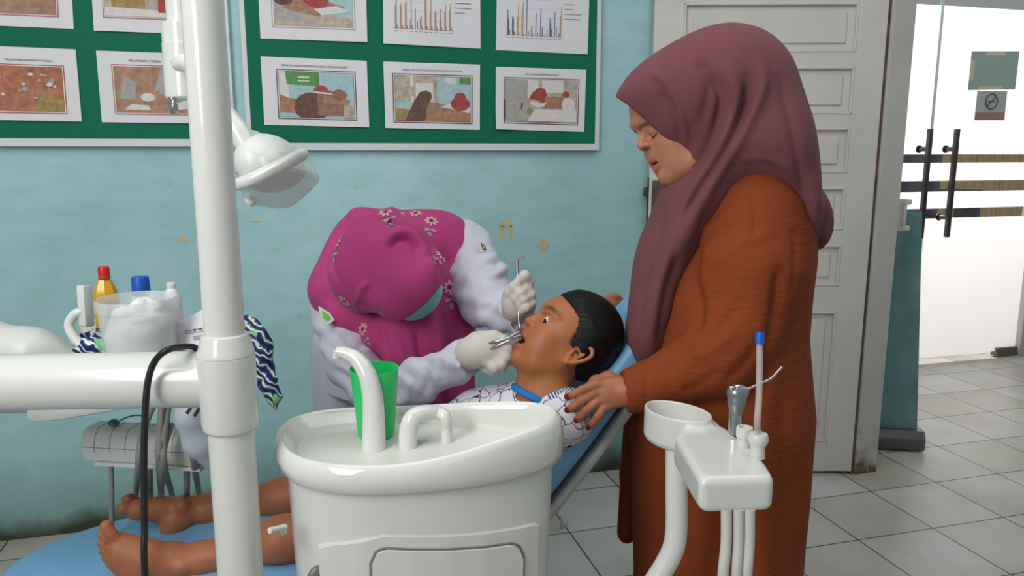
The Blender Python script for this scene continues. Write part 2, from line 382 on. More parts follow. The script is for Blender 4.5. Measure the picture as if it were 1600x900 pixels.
wr = B(); wr.box((2.06, 2.50, 0), (2.17, YW, 2.8)); wr.box((2.06, 2.35, 2.05), (2.17, 2.50, 2.8)); wr.box((2.06, 1.42, 2.05), (2.17, 2.35, 2.8)); wr.box((2.06, -1.6, 0), (2.17, 1.42, 2.8))
prop(wr.build('wall_right', m_plain, smooth=False), kind='structure')
m_jamb = mat('jamb_paint', (196, 193, 187), .5, .4, bump=.15, bscale=20, vary=.10, vscale=4)
def jamb_dirt():
    nt, b = nodes_of(m_jamb); N = nt.nodes.new; L = nt.links.new; g = N('ShaderNodeNewGeometry'); sx = N('ShaderNodeSeparateXYZ'); L(g.outputs['Position'], sx.inputs[0])
    n = N('ShaderNodeTexNoise'); n.inputs['Scale'].default_value = 16; n.inputs['Detail'].default_value = 6; L(g.outputs['Position'], n.inputs[0])
    a = N('ShaderNodeMath'); a.operation = 'MULTIPLY_ADD'; a.inputs[1].default_value = -.5; L(n.outputs[0], a.inputs[0]); L(sx.outputs['Z'], a.inputs[2])
    mr = N('ShaderNodeMapRange'); mr.inputs[1].default_value = -.26; mr.inputs[2].default_value = -.14; mr.inputs[3].default_value = 1; mr.inputs[4].default_value = 0; L(a.outputs[0], mr.inputs[0])
    old = b.inputs['Base Color'].links[0].from_socket; mx = N('ShaderNodeMix'); mx.data_type = 'RGBA'; L(mr.outputs[0], mx.inputs[0]); L(old, mx.inputs[6]); mx.inputs[7].default_value = (*lin((112, 84, 66)), 1); L(mx.outputs[2], b.inputs['Base Color'])
jamb_dirt()
tj = B(); tj.box((2.072, 2.405, 0), (2.172, 2.50, 2.06), bev=.004); tj.box((2.055, 2.415, 0), (2.072, 2.47, 2.06), 1)
trim1 = prop(tj.build('trim_1', [m_jamb, mat('jamb_crack', (108, 84, 66), .8, vary=.5, vscale=15, bump=.5, bscale=60)], smooth=False), kind='structure')

# ------------------------------------------------------------------ panelled door leaf, open against the back wall
m_door = mat('door_paint', (214, 209, 202), .45, .4, bump=.12, bscale=26, vary=.06, vscale=6)
hinge = V(2.058, 2.412, 0); dx = V(-.956, .292, 0); dn = V(-.292, -.956, 0); dz = V(0, 0, 1)
dfr = (hinge, dx, dn, dz)                                      # door frame: along the leaf, out towards the room, up
door = B(); T0, T1 = -.030, .0
rows = [(1.614, 1.785), (1.396, 1.563), (1.183, 1.346), (.972, 1.129), (.758, .914), (.136, .658)]
xs0, xs1 = .105, .725
door.box((.0, T0, .012), (xs0, T1, 2.0), fr=dfr, bev=.002); door.box((xs1, T0, .012), (.832, T1, 2.0), fr=dfr, bev=.002)
prev = 2.0
for z0, z1 in rows+[(None, .012)]:
    door.box((xs0, T0, z1), (xs1, T1, prev), fr=dfr); prev = z0
for z0, z1 in rows:
    door.box((xs0, T0, z0), (xs1, -.014, z1), fr=dfr)          # recessed bed
    for a in ((xs0, z0, xs0+.008, z1), (xs1-.008, z0, xs1, z1), (xs0, z0, xs1, z0+.008), (xs0, z1-.008, xs1, z1)):
        door.box((a[0], -.014, a[1]), (a[2], .004, a[3]), fr=dfr, bev=.003)      # planted moulding
    door.box((xs0+.036, -.014, z0+.032), (xs1-.036, -.006, z1-.032), fr=dfr, bev=.003)   # raised field
for xx in np.arange(xs0+.09, xs1-.05, .075): door.box((xx, -.006, .175), (xx+.0025, -.0045, .62), 1, fr=dfr)
d1 = prop(door.build('door_1', [m_door, mat('door_groove', (168, 160, 150), .7)], smooth=False), kind='structure', label='white panelled wooden door standing open against the teal wall')
m_rust = mat('rusty_iron', (92, 78, 66), .55, .5, metal=.6, vary=.4, vscale=40, bump=.3, bscale=80)
lk = B(); lk.box((.728, .0, .985), (.822, .007, 1.155), fr=dfr, bev=.003); lk.box((.762, .007, 1.02), (.806, .020, 1.10), fr=dfr, bev=.004)
lk.build('lock_plate', m_rust, d1, label='worn metal lock plate')
B().box((.832, -.024, 1.095), (.850, -.008, 1.128), fr=dfr, bev=.002).build('latch_bolt', m_rust, d1, label='rusty latch bolt')
B().box((.826, -.0325, .80), (.8345, -.004, 1.165), fr=dfr).build('lock_edge', m_rust, d1)

# ------------------------------------------------------------------ glass entrance doors across the corridor
YG = 3.68
m_film = frosted('frost_film', (250, 248, 248), .72); m_pane = pane('clear_glass', (.96, .97, .97), .05)
m_dark = mat('dark_steel', (74, 70, 70), .38, .5, metal=.75); m_patch = mat('patch_steel', (120, 110, 104), .35, .5, metal=.8)
def glass_leaf(nm, x0, x1, cutx):
    g = prop(B().box((x0, YG, .035), (x1, YG+.010, 2.6)).build(nm, m_pane, smooth=False), kind='structure')
    for z0, z1 in ((.036, .876), (.933, 1.031), (1.094, 1.198), (1.246, 2.06)):
        B().box((x0+.004, YG-.0015, z0), (x1-.004, YG-.0003, z1)).build('frosted_band', m_film, g, smooth=False)
    return g
gl = glass_leaf('door_2', 2.62, 3.492, 0); gr = glass_leaf('door_3', 3.500, 4.290, 1)
for g_, xe in ((gl, 3.486), (gr, 3.5002)): B().box((xe, YG-.0005, .036), (xe+.006, YG+.0105, 2.599)).build('glass_edge', mat('glass_edge', (176, 190, 186), .2), g_, smooth=False)
def pull(parent, xa):
    b = B(); b.box((xa-.013, YG-.085, .772), (xa+.013, YG-.060, 1.386), bev=.004)
    for z in (.885, 1.275): b.tube([(xa, YG-.065, z), (xa-.05*0, YG-.001, z)], .013, 12); b.tube([(xa, YG-.006, z), (xa, YG-.0005, z)], .022, 16)
    b.build('pull_handle', m_dark, parent, label='dark square bar handle')
pull(gl, 3.42); pull(gr, 3.605)
for g, x0, x1 in ((gl, 3.335, 3.488), (gr, 4.13, 4.292)):
    B().box((x0, YG-.018, .006), (x1, YG+.028, .058), bev=.003).build('patch_fitting', m_patch, g)
tp = B(); tp.box((4.30, YG-.03, 0), (4.46, YG+.07, 2.75), bev=.004)
prop(tp.build('trim_2', mat('post_beige', (178, 170, 164), .55, .4, bump=.1), smooth=False), kind='structure')
tb = B(); tb.box((2.5, YG-.02, 2.61), (4.30, YG+.05, 2.8)); prop(tb.build('trim_3', m_jamb, smooth=False), kind='structure')
prop(B().box((4.46, -1.6, 0), (4.6, 3.8, 2.8)).build('wall_corridor', m_plain, smooth=False), kind='structure')
prop(B().box((2.17, YG-.02, 0), (2.60, YG+.1, 2.8)).build('wall_corridor_back', m_plain, smooth=False), kind='structure')
# outside, seen in slivers through the clear stripes
m_ochre = mat('ochre_boards', (200, 170, 118), .7, vary=.25, vscale=6, stretch=(6, 1, .3))
ow = B()
for i in range(16): ow.box((2.4+i*.33, 6.4, 0), (2.4+i*.33+.315, 6.46, 2.6), bev=.006)
prop(ow.build('wall_outside', m_ochre, smooth=False), kind='structure')
bench = thing('bench', (5.55, 5.6, 0), 'dark bench outside, glimpsed through the clear stripes of the glass doors', 'bench')
B().box((5.25, 5.45, .80), (5.85, 5.75, .93), bev=.04).build('seat', mat('dark_seat', (58, 56, 66), .6), bench)
for xx in (5.28, 5.76): B().box((xx, 5.48, 0), (xx+.06, 5.72, .80), bev=.01).build('leg', m_dark, bench)
mb = thing('cabinet', (4.85, 5.5, 0), 'dark cabinet outside behind the glass door, seen only in slivers', 'cabinet')
B().box((4.55, 5.3, .0), (5.18, 5.7, 1.5), bev=.02).build('body', mat('dark_cabinet', (52, 48, 62), .5, vary=.4, vscale=20), mb)
B().box((4.57, 5.28, .06), (5.16, 5.30, 1.44), bev=.008).build('door', mat('dark_cabinet_door', (64, 58, 70), .5), mb)

# signs taped on the inside of the glass
def sign_plane(c4, Y): return [PY(x, y, Y) for x, y in c4]
m_sign = mat('notice_green', (138, 156, 148), .7); m_tape = mat('masking_tape', (190, 180, 160), .7); m_ink = mat('faded_ink', (88, 96, 94), .8)
sg = thing('paper_notice', PY(1552, 110, YG-.003), 'grey green paper notice taped to the glass door above the no smoking sign', 'notice')
def bil(c, u, v, off=0): return (c[3]*(1-u)+c[2]*u)*(1-v)+(c[0]*(1-u)+c[1]*u)*v+V(0, -off, 0)    # corners TL TR BR BL
c = sign_plane(((1518, 80), (1593, 80), (1586, 140), (1512, 141)), YG-.0018)
q = B(); q.prism(c, (0, -.0012, 0)); q.build('paper', m_sign, sg, smooth=False)
for a in ((.30, .90, .70, .99), (.0, .25, .09, .78), (.22, .02, .72, .10)):
    q = B(); q.prism([bil(c, u, v, .0012) for u, v in ((a[0], a[1]), (a[2], a[1]), (a[2], a[3]), (a[0], a[3]))], (0, -.0006, 0)); q.build('tape', m_tape, sg, smooth=False, label='strip of masking tape')
q = B()
for i, t in enumerate(('HARAP ALAS KAKI', 'DILEPAS SEBELUM', 'MASUK RUANG', 'INI')): q.text(t, .036, bil(c, .56, .72-.17*i, .0014), V(-1, 0, 0), dz, 0)   # seen from behind: mirrored
q.build('lettering', m_ink, sg, smooth=False)
ns = thing('no_smoking_sign', PY(1548, 165, YG-.003), 'small grey no smoking sign with red strip taped to the glass door', 'sign')
c = sign_plane(((1527, 142), (1574, 142), (1569, 188), (1522, 188)), YG-.0018)
B().prism(c, (0, -.0012, 0)).build('paper', mat('sign_grey', (164, 162, 160), .7), ns, smooth=False)
B().prism([bil(c, u, v, .0012) for u, v in ((0, 0), (1, 0), (1, .27), (0, .27))], (0, -.0005, 0)).build('red_strip', mat('sign_red', (146, 112, 108), .7), ns, smooth=False)
q = B(); ctr = bil(c, .5, .64, .0016); ring = [ctr+V(math.cos(a)*.042, 0, math.sin(a)*.042) for a in np.linspace(0, 2*PI, 25)]
q.tube(ring, .005, 6); q.tube([ctr+V(-.029, 0, -.029), ctr+V(.029, 0, .029)], .005, 6); q.box(ctr-V(.026, .001, .005), ctr+V(.026, .0, .004))
q.build('symbol', m_ink, ns)

# ------------------------------------------------------------------ roll-up banner seen edge-on in the corridor
bn = thing('rollup_banner', (2.47, 2.62, 0), 'teal roll-up banner seen edge-on behind the white door jamb, grey base on tiles', 'banner')
ba = V(2.25, 2.69, 0); bb = V(2.52, 2.565, 0); e = nrm(bb-ba); en = V(-e[1], e[0], 0)
q = B(); prof = [(-.045, .006), (.045, .006), (.052, .03), (.045, .075), (.02, .088), (-.03, .088), (-.052, .06), (-.052, .02)]
q.loft([[ba+en*a+dz*b for a, b in prof], [bb+en*a+dz*b for a, b in prof]]); q.build('base', mat('banner_aluminium', (110, 112, 112), .35, metal=.7), bn, angle=30)
q = B(); q.loft([[bb+en*a+dz*b+e*.0005 for a, b in prof], [bb+e*.012+en*a*.95+dz*(b*.95+.002) for a, b in prof]]); q.build('end_cap', mat('banner_cap', (120, 108, 104), .6), bn, angle=30)
q = B(); k = bb-e*.01
q.loft([[ba+dz*.088-en*.002, ba+dz*.088+en*.002, k+dz*.088+en*.002, k+dz*.088-en*.002], [ba+dz*1.02-en*.002, ba+dz*1.02+en*.002, k-e*.06+dz*1.02+en*.002, k-e*.06+dz*1.02-en*.002]])
q.build('banner_sheet', mat('banner_teal', (112, 152, 152), .6, vary=.2, vscale=9), bn, smooth=False)

# small white bracket fixed on the jamb edge
o = P(1409, 336, 2.98); fr = (o, R_, -W_*1.0, V(0, 0, 1))
q = B(); q.box((-.026, -.012, -.062), (.014, .012, .062), fr=fr, bev=.004); dcat = q.build('door_catch', mat('catch_plastic', (214, 208, 198), .45), trim1, label='small white plastic catch with raised lettering')
for z0_, z1_ in ((.040, .060), (-.062, -.042)): q = B(); q.box((.012, -.012, z0_), (.031, .012, z1_), fr=fr, bev=.004); q.build('prong', MATS['catch_plastic'], dcat)
q = B(); q.text('GNAVAND', .019, o-W_*.0125+R_*(-.003), V(0, 0, 1), -R_, 0); q.build('lettering', mat('catch_letters', (160, 150, 140), .6), dcat, smooth=False)

# ------------------------------------------------------------------ notice boards with their sheets
YB = 2.68
m_green = mat('green_board', (16, 108, 82), .72, .25, bump=.5, bscale=300, vary=.10, vscale=3, bdist=.0006, stretch=(1, 1, .15)); m_trim = mat('board_trim', (214, 214, 218), .45)
def board(x0, x1, z0, label):
    t = thing('notice_board', ((x0+x1)/2, YB+.01, z0), label, 'notice board', 'green notice boards on the teal wall')
    B().box((x0, YB, z0), (x1, YW-.0005, 2.12), bev=.001).build('panel', m_green, t, smooth=False)
    tr = .030
    B().box((x0-.012, YB-.006, z0-.012), (x1+.012, YW-.001, z0+.012), bev=.002).build('bottom_trim', m_trim, t, smooth=False)
    for a, b in ((x0-.012, x0+.004), (x1-.004, x1+.012)): B().box((a, YB-.004, z0), (b, YW-.001, 2.13), bev=.002).build('side_trim', m_trim, t, smooth=False)
xr0 = PY(383, 120, YB)[0]; xr1 = PY(936, 120, YB)[0]
board(xr0+.006, xr1-.008, PY(700, 236, YB)[2]+.014, 'green notice board with bar charts and framed photo sheets in two rows')
board(-1.45, PY(357, 100, YB)[0]-.004, PY(150, 226, YB)[2]+.006, 'green notice board partly behind the white pole, red-brown photo sheets on it')
m_paper = mat('sheet_paper', (226, 222, 226), .75, .2, bump=.25, bscale=18, bdist=.0015); m_txt = mat('print_grey', (96, 88, 96), .8); m_brown = mat('print_frame', (104, 66, 60), .8)
def pr(n, rgb, vary=.35, sc=22):
    g = sum(rgb)/3; c = tuple(v*.82+g*.18 for v in rgb); m = mat('print_'+n, c, .75, .2, vary=min(.6, vary*1.3), vscale=sc*2.2)
    for q in m.node_tree.nodes:
        if q.type == 'TEX_NOISE': q.inputs['Detail'].default_value = 12; q.inputs['Roughness'].default_value = .75
    return m
def sheet(c4, label, caption=None, frame=None, fcol=None, blobs=(), base=None, bars=None, csize=.0085, curl=0, cpos=.5):
    c = [PY(x, y, YB-.0045) for x, y in c4]; b = B(); mats = [m_paper, m_txt, m_brown]; idx = {}
    def mi(m):
        if m not in mats: mats.append(m)
        return mats.index(m)
    n = 8; gv = []
    def buck(u, v): return .0022*math.sin(2.6*u+c4[0][0])*math.cos(2*v)+(curl*max(0, .25-u)*max(0, .3-v)*12)
    for side in (0, .0008):
        for i in range(n+1):
            for j in range(n+1): gv.append(bil(c, i/n, j/n, buck(i/n, j/n)-side))
    M = (n+1)**2; fs = []
    for i in range(n):
        for j in range(n):
            a = i*(n+1)+j; fs += [[a, a+n+1, a+n+2, a+1], [M+a, M+a+1, M+a+n+2, M+a+n+1]]
    b.add(gv, fs, 0)
    def rect(u0, v0, u1, v1, m, off):
        k = 6; vs = []
        for i in range(k+1):
            u = u0+(u1-u0)*i/k
            for v in (v0, v1): vs.append(bil(c, u, v, buck(u, v)+off))
        b.add(vs, [[2*i, 2*i+2, 2*i+3, 2*i+1] for i in range(k)], m)
    if frame:
        u0, v0, u1, v1 = frame; fc = mi(fcol or m_brown)
        rect(u0, v0, u1, v1, fc, .0010); e = .010; rect(u0+e, v0+e*1.4, u1-e, v1-e*1.4, 0, .0013); e = .019; rect(u0+e, v0+e*1.4, u1-e, v1-e*1.4, fc, .0016); e = .023
        rect(u0+e, v0+e*1.4, u1-e, v1-e*1.4, mi(base), .0019); W, H = u1-u0-2*e, v1-v0-2.8*e
        for t, (m, poly) in enumerate(blobs):
            pts = [(u0+e+W*min(1, max(0, x)), v0+e*1.4+H*min(1, max(0, y))) for x, y in poly]
            b.add([bil(c, u, v, buck(u, v)+.0022+.00022*t) for u, v in pts], [list(range(len(pts)))], mi(m))
    if caption:
        o = bil(c, cpos, (frame[3]+.055) if frame else .9, .0016+buck(.5, .9)); ax = nrm(c[1]-c[0]); b.text(caption, csize, o, ax, V(0, 0, 1), 1)
    if bars:
        for (u0, v0, u1, v1, m) in bars: rect(u0, v0, u1, v1, mi(m), .0014)
    o = b.build('photo_sheet' if not bars else 'chart_sheet', mats, smooth=False); return prop(o, label, 'paper', 'printed sheets pinned to the green boards')
def ellp(cx, cy, rx, ry, n=14, a0=0, a1=2*PI): return [(cx+rx*math.cos(a), cy+ry*math.sin(a)) for a in np.linspace(a0, a1, n, endpoint=(a1 < 6))]
k_red, k_brown, k_dbrown, k_white, k_aqua, k_green, k_beige, k_grey, k_tan = (pr('red', (190, 76, 72)), pr('brown', (164, 116, 96)), pr('umber', (122, 86, 76)), pr('white', (222, 214, 210), .1), pr('aqua', (166, 200, 206), .15), pr('leaf', (96, 160, 84), .2), pr('beige', (196, 178, 160)), pr('ash', (178, 170, 166), .2), pr('tan', (184, 132, 100)))
k_rust = pr('rust', (196, 120, 92), .5, 14); k_dust = pr('dust', (188, 140, 112), .4, 12); k_olive = pr('olive', (180, 150, 90), .4, 14)
# lower row, large board
sheet(((407, 88), (573, 95), (577, 199), (413, 195)), 'photo sheet with green banner and red cap, lower row beside the lamp head', 'PENYULUHAN KESEHATAN GIGI KEPADA PASIEN', (.135, .095, .885, .83), None,
      [(k_white, [(0, .4), (.12, .4), (.12, 1), (0, 1)]), (k_green, [(.10, .72), (.53, .70), (.53, 1), (.08, 1)]), (k_white, [(.25, .86), (.40, .86), (.40, .90), (.25, .90)]), (k_white, [(.25, .79), (.40, .79), (.40, .82), (.25, .82)]),
       (k_tan, [(0, .1), (.3, .1), (.3, .40), (.12, .42), (0, .5)]), (k_dbrown, ellp(.42, .22, .24, .34)), (k_brown, [(.5, .05), (.85, .05), (.85, .5), (.65, .62), (.5, .5)]), (k_red, ellp(.55, .58, .10, .14, 12, 0, PI)), (k_white, [(.45, .54), (.70, .52), (.70, .55), (.46, .58)]), (k_tan, [(.55, .33), (.9, .30), (.95, .4), (.6, .5)]), (k_brown, ellp(.8, .52, .10, .12)), (k_beige, [(.85, 0), (1, 0), (1, .3), (.85, .28)])], k_aqua, csize=.0095)
sheet(((599, 96), (750, 101), (750, 203), (602, 200)), 'photo sheet of a dark veiled figure at a desk, lower row middle', 'PENJELASAN TES DAN APLIKASI TIKET UNTUK UMUM', (.085, .085, .92, .83), None,
      [(k_beige, [(0, .4), (.56, .4), (.56, 1), (0, 1)]), (k_white, [(.2, .4), (.24, .4), (.24, 1), (.2, 1)]), (k_white, [(.27, .45), (.5, .45), (.5, .85), (.27, .85)]), (k_aqua, [(0, .25), (.25, .25), (.25, .42), (0, .42)]), (k_green, [(.85, .85), (1, .85), (1, 1), (.85, 1)]), (k_white, [(.66, .86), (.80, .84), (.80, .97), (.66, .98)]), (k_olive, [(0, 0), (.25, 0), (.2, .25), (0, .28)]),
       (k_tan, [(.3, 0), (1, 0), (1, .2), (.55, .42), (.4, .4)]), (k_white, [(.6, .33), (.98, .2), (1, .32), (.75, .42)]), (k_dbrown, [(.12, 0), (.38, 0), (.42, .36), (.48, .52), (.47, .64), (.40, .69), (.32, .64), (.24, .42)]), (k_red, ellp(.86, .40, .13, .16)), (k_red, ellp(.86, .55, .08, .11))], k_aqua)
sheet(((775, 104), (916, 109), (913, 206), (774, 202)), 'photo sheet of a bent red veiled figure beside a white basin, lower row end', 'PELAYANAN PENAMBALAN GIGI', (.085, .10, .925, .84), None,
      [(k_grey, [(0, 0), (.25, 0), (.3, 1), (0, 1)]), (k_beige, [(.05, .5), (.28, .5), (.28, .66), (.05, .66)]), (k_white, [(.3, .55), (.45, .6), (.45, 1), (.3, 1)]), (k_white, [(.5, .7), (.8, .7), (.8, 1), (.5, 1)]), (k_dbrown, [(.12, .3), (.22, .3), (.24, .45), (.12, .45)]), (k_tan, [(.5, .34), (.8, .36), (.8, .62), (.55, .62)]), (k_red, [(.32, .55), (.36, .7), (.45, .82), (.54, .8), (.57, .66), (.52, .46), (.42, .54)]), (k_white, [(.34, .5), (.5, .44), (.57, .5), (.54, .38), (.44, .34), (.34, .42)]), (k_white, ellp(.88, .42, .10, .18)), (k_red, ellp(.84, .68, .05, .07)), (k_white, [(.3, .02), (1, .02), (1, .3), (.4, .32)]), (k_olive, ellp(.33, .26, .04, .07))], k_beige, curl=.012)
# upper row, large board
sheet(((401, -55), (571, -48), (574, 66), (407, 60)), 'photo sheet of red caps over papers, upper row beside the lamp post', None, (.11, .16, .89, .92), mat('print_edge', (190, 176, 168), .8),
      [(k_beige, [(0, 0), (1, 0), (1, .18), (.5, .28), (0, .2)]), (k_grey, [(0, .1), (.35, .08), (.4, .3), (0, .42)]), (k_tan, [(.1, .34), (.55, .2), (.9, .4), (.6, .52), (.2, .5)]), (k_red, ellp(.55, .5, .15, .14)), (k_dbrown, ellp(.12, .5, .12, .1)), (k_white, [(.6, .22), (.95, .3), (.8, .42), (.5, .34)]), (k_red, ellp(.42, .55, .06, .1))], k_aqua)
c_pk, c_or, c_bl, c_pu, c_ye = (mat('chart_'+a, b, .8) for a, b in (('salmon', (192, 146, 128)), ('grey', (146, 140, 140)), ('blue', (98, 108, 140)), ('purple', (126, 92, 112)), ('ochre', (196, 160, 104))))
def chart(seed, tri):
    r = random.Random(seed); out = []; u0, u1, v0 = .115, .70, .20
    for i in range(12):
        u = u0+(u1-u0)*i/11.6; hs = tri[i]
        for j, (h, m) in enumerate(hs): out.append((u+j*.0105, v0, u+j*.0105+.0085, v0+h, m))
    out.append((u0-.02, v0-.004, u1+.02, v0, c_or))
    for k in range(4): out.append((.73, .42+.06*k, .73+r.uniform(.10, .19), .426+.06*k, m_txt))
    for k in range(1, 5): out.append((u0-.02, v0+.11*k, u1+.02, v0+.11*k+.0012, c_or))
    for i in range(12): out.append((u0+(u1-u0)*i/11.6-.003, .165, u0+(u1-u0)*i/11.6+.03, .171, c_or))
    return out
t1 = [[(h1, c_pk), (h2, c_ye if i % 3 else c_or), (.04, c_or)] for i, (h1, h2) in enumerate(((.28, .50), (.28, .31), (.31, .34), (.11, .40), (.25, .1), (.13, .16), (.36, .44), (.22, .42), (.22, .24), (.14, .26), (.23, .32), (.26, .32)))]; t1[4] = [(.25, c_bl), (.0, c_bl), (.1, c_bl)]
t2 = [[(.30, c_bl), (.2, c_pu), (.06, c_pu)], [(.22, c_pu), (.2, c_pu), (.04, c_pu)], [(.22, c_ye), (.38, c_ye), (.03, c_or)], [(.32, c_ye), (.41, c_ye), (.02, c_or)], [(.55, c_bl), (.0, c_bl), (.05, c_bl)], [(.10, c_ye), (.12, c_ye), (.02, c_or)], [(.28, c_bl), (0, c_bl), (.04, c_bl)], [(.34, c_bl), (0, c_bl), (.11, c_bl)], [(.03, c_bl), (0, c_bl), (.07, c_bl)], [(.22, c_bl), (.17, c_pu), (.09, c_pu)], [(.30, c_bl), (0, c_bl), (.11, c_bl)], [(.04, c_pu), (.25, c_ye), (.38, c_ye)]]
sheet(((598, -60), (750, -52), (751, 76), (599, 68)), 'bar chart sheet with salmon bars, middle of the upper row', bars=chart(1, t1))
sheet(((777, -50), (922, -42), (918, 85), (775, 78)), 'bar chart sheet with blue and ochre bars, end of the upper row', bars=chart(2, t2))
# small board
def scatter(seed, cols, n):
    r = random.Random(seed); out = []
    for i in range(n): x, y = r.uniform(.08, .92), r.uniform(.3, .95); s_ = r.uniform(.02, .055); out.append((cols[i % len(cols)], [(x+r.uniform(.6, 1)*s_*math.cos(a), y+r.uniform(.8, 1.3)*s_*math.sin(a)) for a in np.linspace(0, 6.28, 7, endpoint=False)]))
    return out
fr_r = mat('print_frame_red', (176, 104, 88), .8)
sheet(((-50, 70), (118, 77), (128, 190), (-46, 187)), 'rust red crowd photo sheet near the picture edge, lower row, other board', 'PELAYANAN PASIEN POSYANDU', (.06, .10, .875, .77), fr_r, [(k_olive, [(.6, 0), (1, 0), (1, .3), (.75, .4)])]+scatter(4, [k_white, k_beige, k_grey], 16), k_rust, cpos=.55)
sheet(((150, 79), (298, 84), (306, 193), (159, 191)), 'brown photo sheet with pale papers, lower row beside the white pole', 'PELAYANAN PASIEN', (.145, .115, 1.0, .82), fr_r, [(k_grey, [(.05, .3), (.12, .8), (.28, .65), (.25, .28)]), (k_grey, [(.52, .5), (.6, .95), (.8, .9), (.75, .3)]), (k_white, [(.1, .06), (.45, .05), (.42, .16), (.2, .18)]), (k_white, ellp(.42, .34, .1, .1, 8)), (k_white, [(.72, .05), (.98, .1), (.95, .3), (.75, .2)])], k_dust, cpos=.5, csize=.010)
sheet(((-60, -70), (109, -63), (115, 45), (-54, 38)), 'earth brown photo sheet near the picture edge, upper row, other board', None, (.08, .16, .865, .9), fr_r, scatter(9, [k_grey, k_dust, k_beige], 10), k_dust)
sheet(((140, -62), (296, -55), (300, 53), (147, 48)), 'photo sheet with a red figure, upper row beside the white pole', None, (.10, .19, .96, .92), fr_r, [(k_olive, [(.1, .1), (.5, .1), (.5, .6), (.05, .55)]), (k_white, [(0, 0), (.8, 0), (.8, .14), (0, .2)]), (k_red, [(.66, .1), (.76, .1), (.77, .45), (.66, .45)]), (k_tan, [(.8, 0), (1, 0), (1, .7), (.8, .6)]), (k_red, ellp(.71, .5, .05, .07))], k_beige)
# ================================================================== dental equipment
m_white = mat('white_enamel', (216, 215, 211), .22, .5, coat=.3); m_white2 = mat('white_plastic', (214, 214, 210), .32, .5)
m_ceram = mat('white_ceramic', (220, 219, 214), .10, .6, coat=.5); m_hose = mat('grey_hose', (142, 140, 132), .5); m_seam = mat('seam_grey', (150, 152, 150), .6)
m_chrome = mat('steel', (196, 198, 198), .18, .5, metal=1); m_black = mat('black_rubber', (28, 28, 30), .45)
m_blue = mat('blue_upholstery', (116, 166, 206), .38, .45, bump=.1, bscale=160, bdist=.0008)

# ------------------------------------------------------------------ support pole with its arm
pb = P(363, 700, 1.12); PX, PYY = pb[0], pb[1]
def zat(y, d=1.12): return P(363, y, d)[2]
pole = thing('support_pole', (PX, PYY, 0), 'tall white enamelled pole with a thick collar and horizontal arm beside the basin', 'pole')
q = B(); q.lathe([(.125, 0), (.125, .03), (.115, .04), (.06, .05)], (PX, PYY, 0), 40); q.build('base', m_white, pole)
q = B(); q.lathe([(.0335, .045), (.0325, zat(655))], (PX, PYY, 0), 40); q.build('lower_tube', m_white, pole)
q = B(); q.lathe([(.0275, zat(530)), (.0265, 2.35)], (PX, PYY, 0), 40); q.build('upper_tube', m_white, pole)
q = B(); q.lathe([(.030, zat(513)), (.0318, zat(515)), (.0385, zat(540)), (.0395, zat(545)), (.0395, zat(546)), (.0385, zat(546.5)), (.0385, zat(547.5)), (.0398, zat(548)), (.0398, zat(655)), (.038, zat(664)), (.0345, zat(668))], (PX, PYY, 0), 48)
q.build('collar', m_white, pole, angle=25)
aL, aR = P(-260, 601, 1.12), P(350, 592, 1.12)
q = B(); dirn = nrm(aR-aL); q.tube([aL, aR-dirn*.036, aR-dirn*.030, aR-dirn*.02], [.041, .041], 40); q.tube([aL-dirn*.05, aL-dirn*.04, aL], [.030, .041, .041], 40); q.build('swing_arm', m_white, pole)
cab = [P(304, 540, 1.045), P(284, 541, 1.05), P(262, 547, 1.055), P(243, 563, 1.06), P(232, 592, 1.062), P(227, 640, 1.064), P(225, 720, 1.066), P(226, 820, 1.067), P(228, 920, 1.068), V(*P(228, 1000, 1.07)[:2], .25), V(*(P(228, 1000, 1.07)[:2]+V(.02, .0)[:2]), .03), V(-.12, 1.02, .006)]
cab = [P(318, 556, 1.175), P(306, 544, 1.13), ]+[P(290, 541.5, 1.10)]+cab[2:]
prop(B().tube(cab, .0046, 12, sm=8).build('power_cable', m_black), 'black power cable looped over the white swing arm and hanging down', 'cable')

# ------------------------------------------------------------------ operating lamp
dl = 1.27
lp = P(287, 60, dl); LX, LY = lp[0], lp[1]
def zl(y): return P(287, y, dl)[2]
lamp = thing('operating_lamp', (LX, LY, zl(152)), 'white dental operating lamp with tubular handle behind the white pole', 'lamp')
q = B(); q.lathe([(.0245, zl(37)), (.0240, 2.35)], (LX, LY, 0), 32); q.build('drop_tube', m_white, lamp)
q = B(); q.lathe([(.026, zl(36)), (.0335, zl(38)), (.0335, zl(68)), (.0345, zl(69)), (.0355, zl(151)), (.033, zl(154)), (.012, zl(154.5))], (LX, LY, 0), 36); q.build('socket', m_white, lamp, angle=25)
q = B().tube([(PX, PYY, 2.36), (LX, LY, 2.36)], .03, 20); q.build('overhead_arm', m_white, lamp)
sc = P(271, 152, dl-.01)
q = B(); q.lathe([(.0075, 0), (.0075, .003), (.0042, .004), (.0042, .010), (.0062, .012), (.0066, .026), (.0050, .028)], sc, 14, axis=(0, 0, -1)); q.build('clamp_screw', m_chrome, lamp)
q = B(); q.tube([P(280, 100, dl-.045), P(290, 98, dl-.052), P(301, 106, dl-.05), P(322, 142, dl-.02), P(352, 178, dl-.01), P(374, 208, dl-.01), P(388, 232, dl-.01)], [.012, .0135, .0135, .0145, .0170, .0185, .0175], 20, sm=6, rounded=True); q.build('elbow_arm', m_white, lamp)
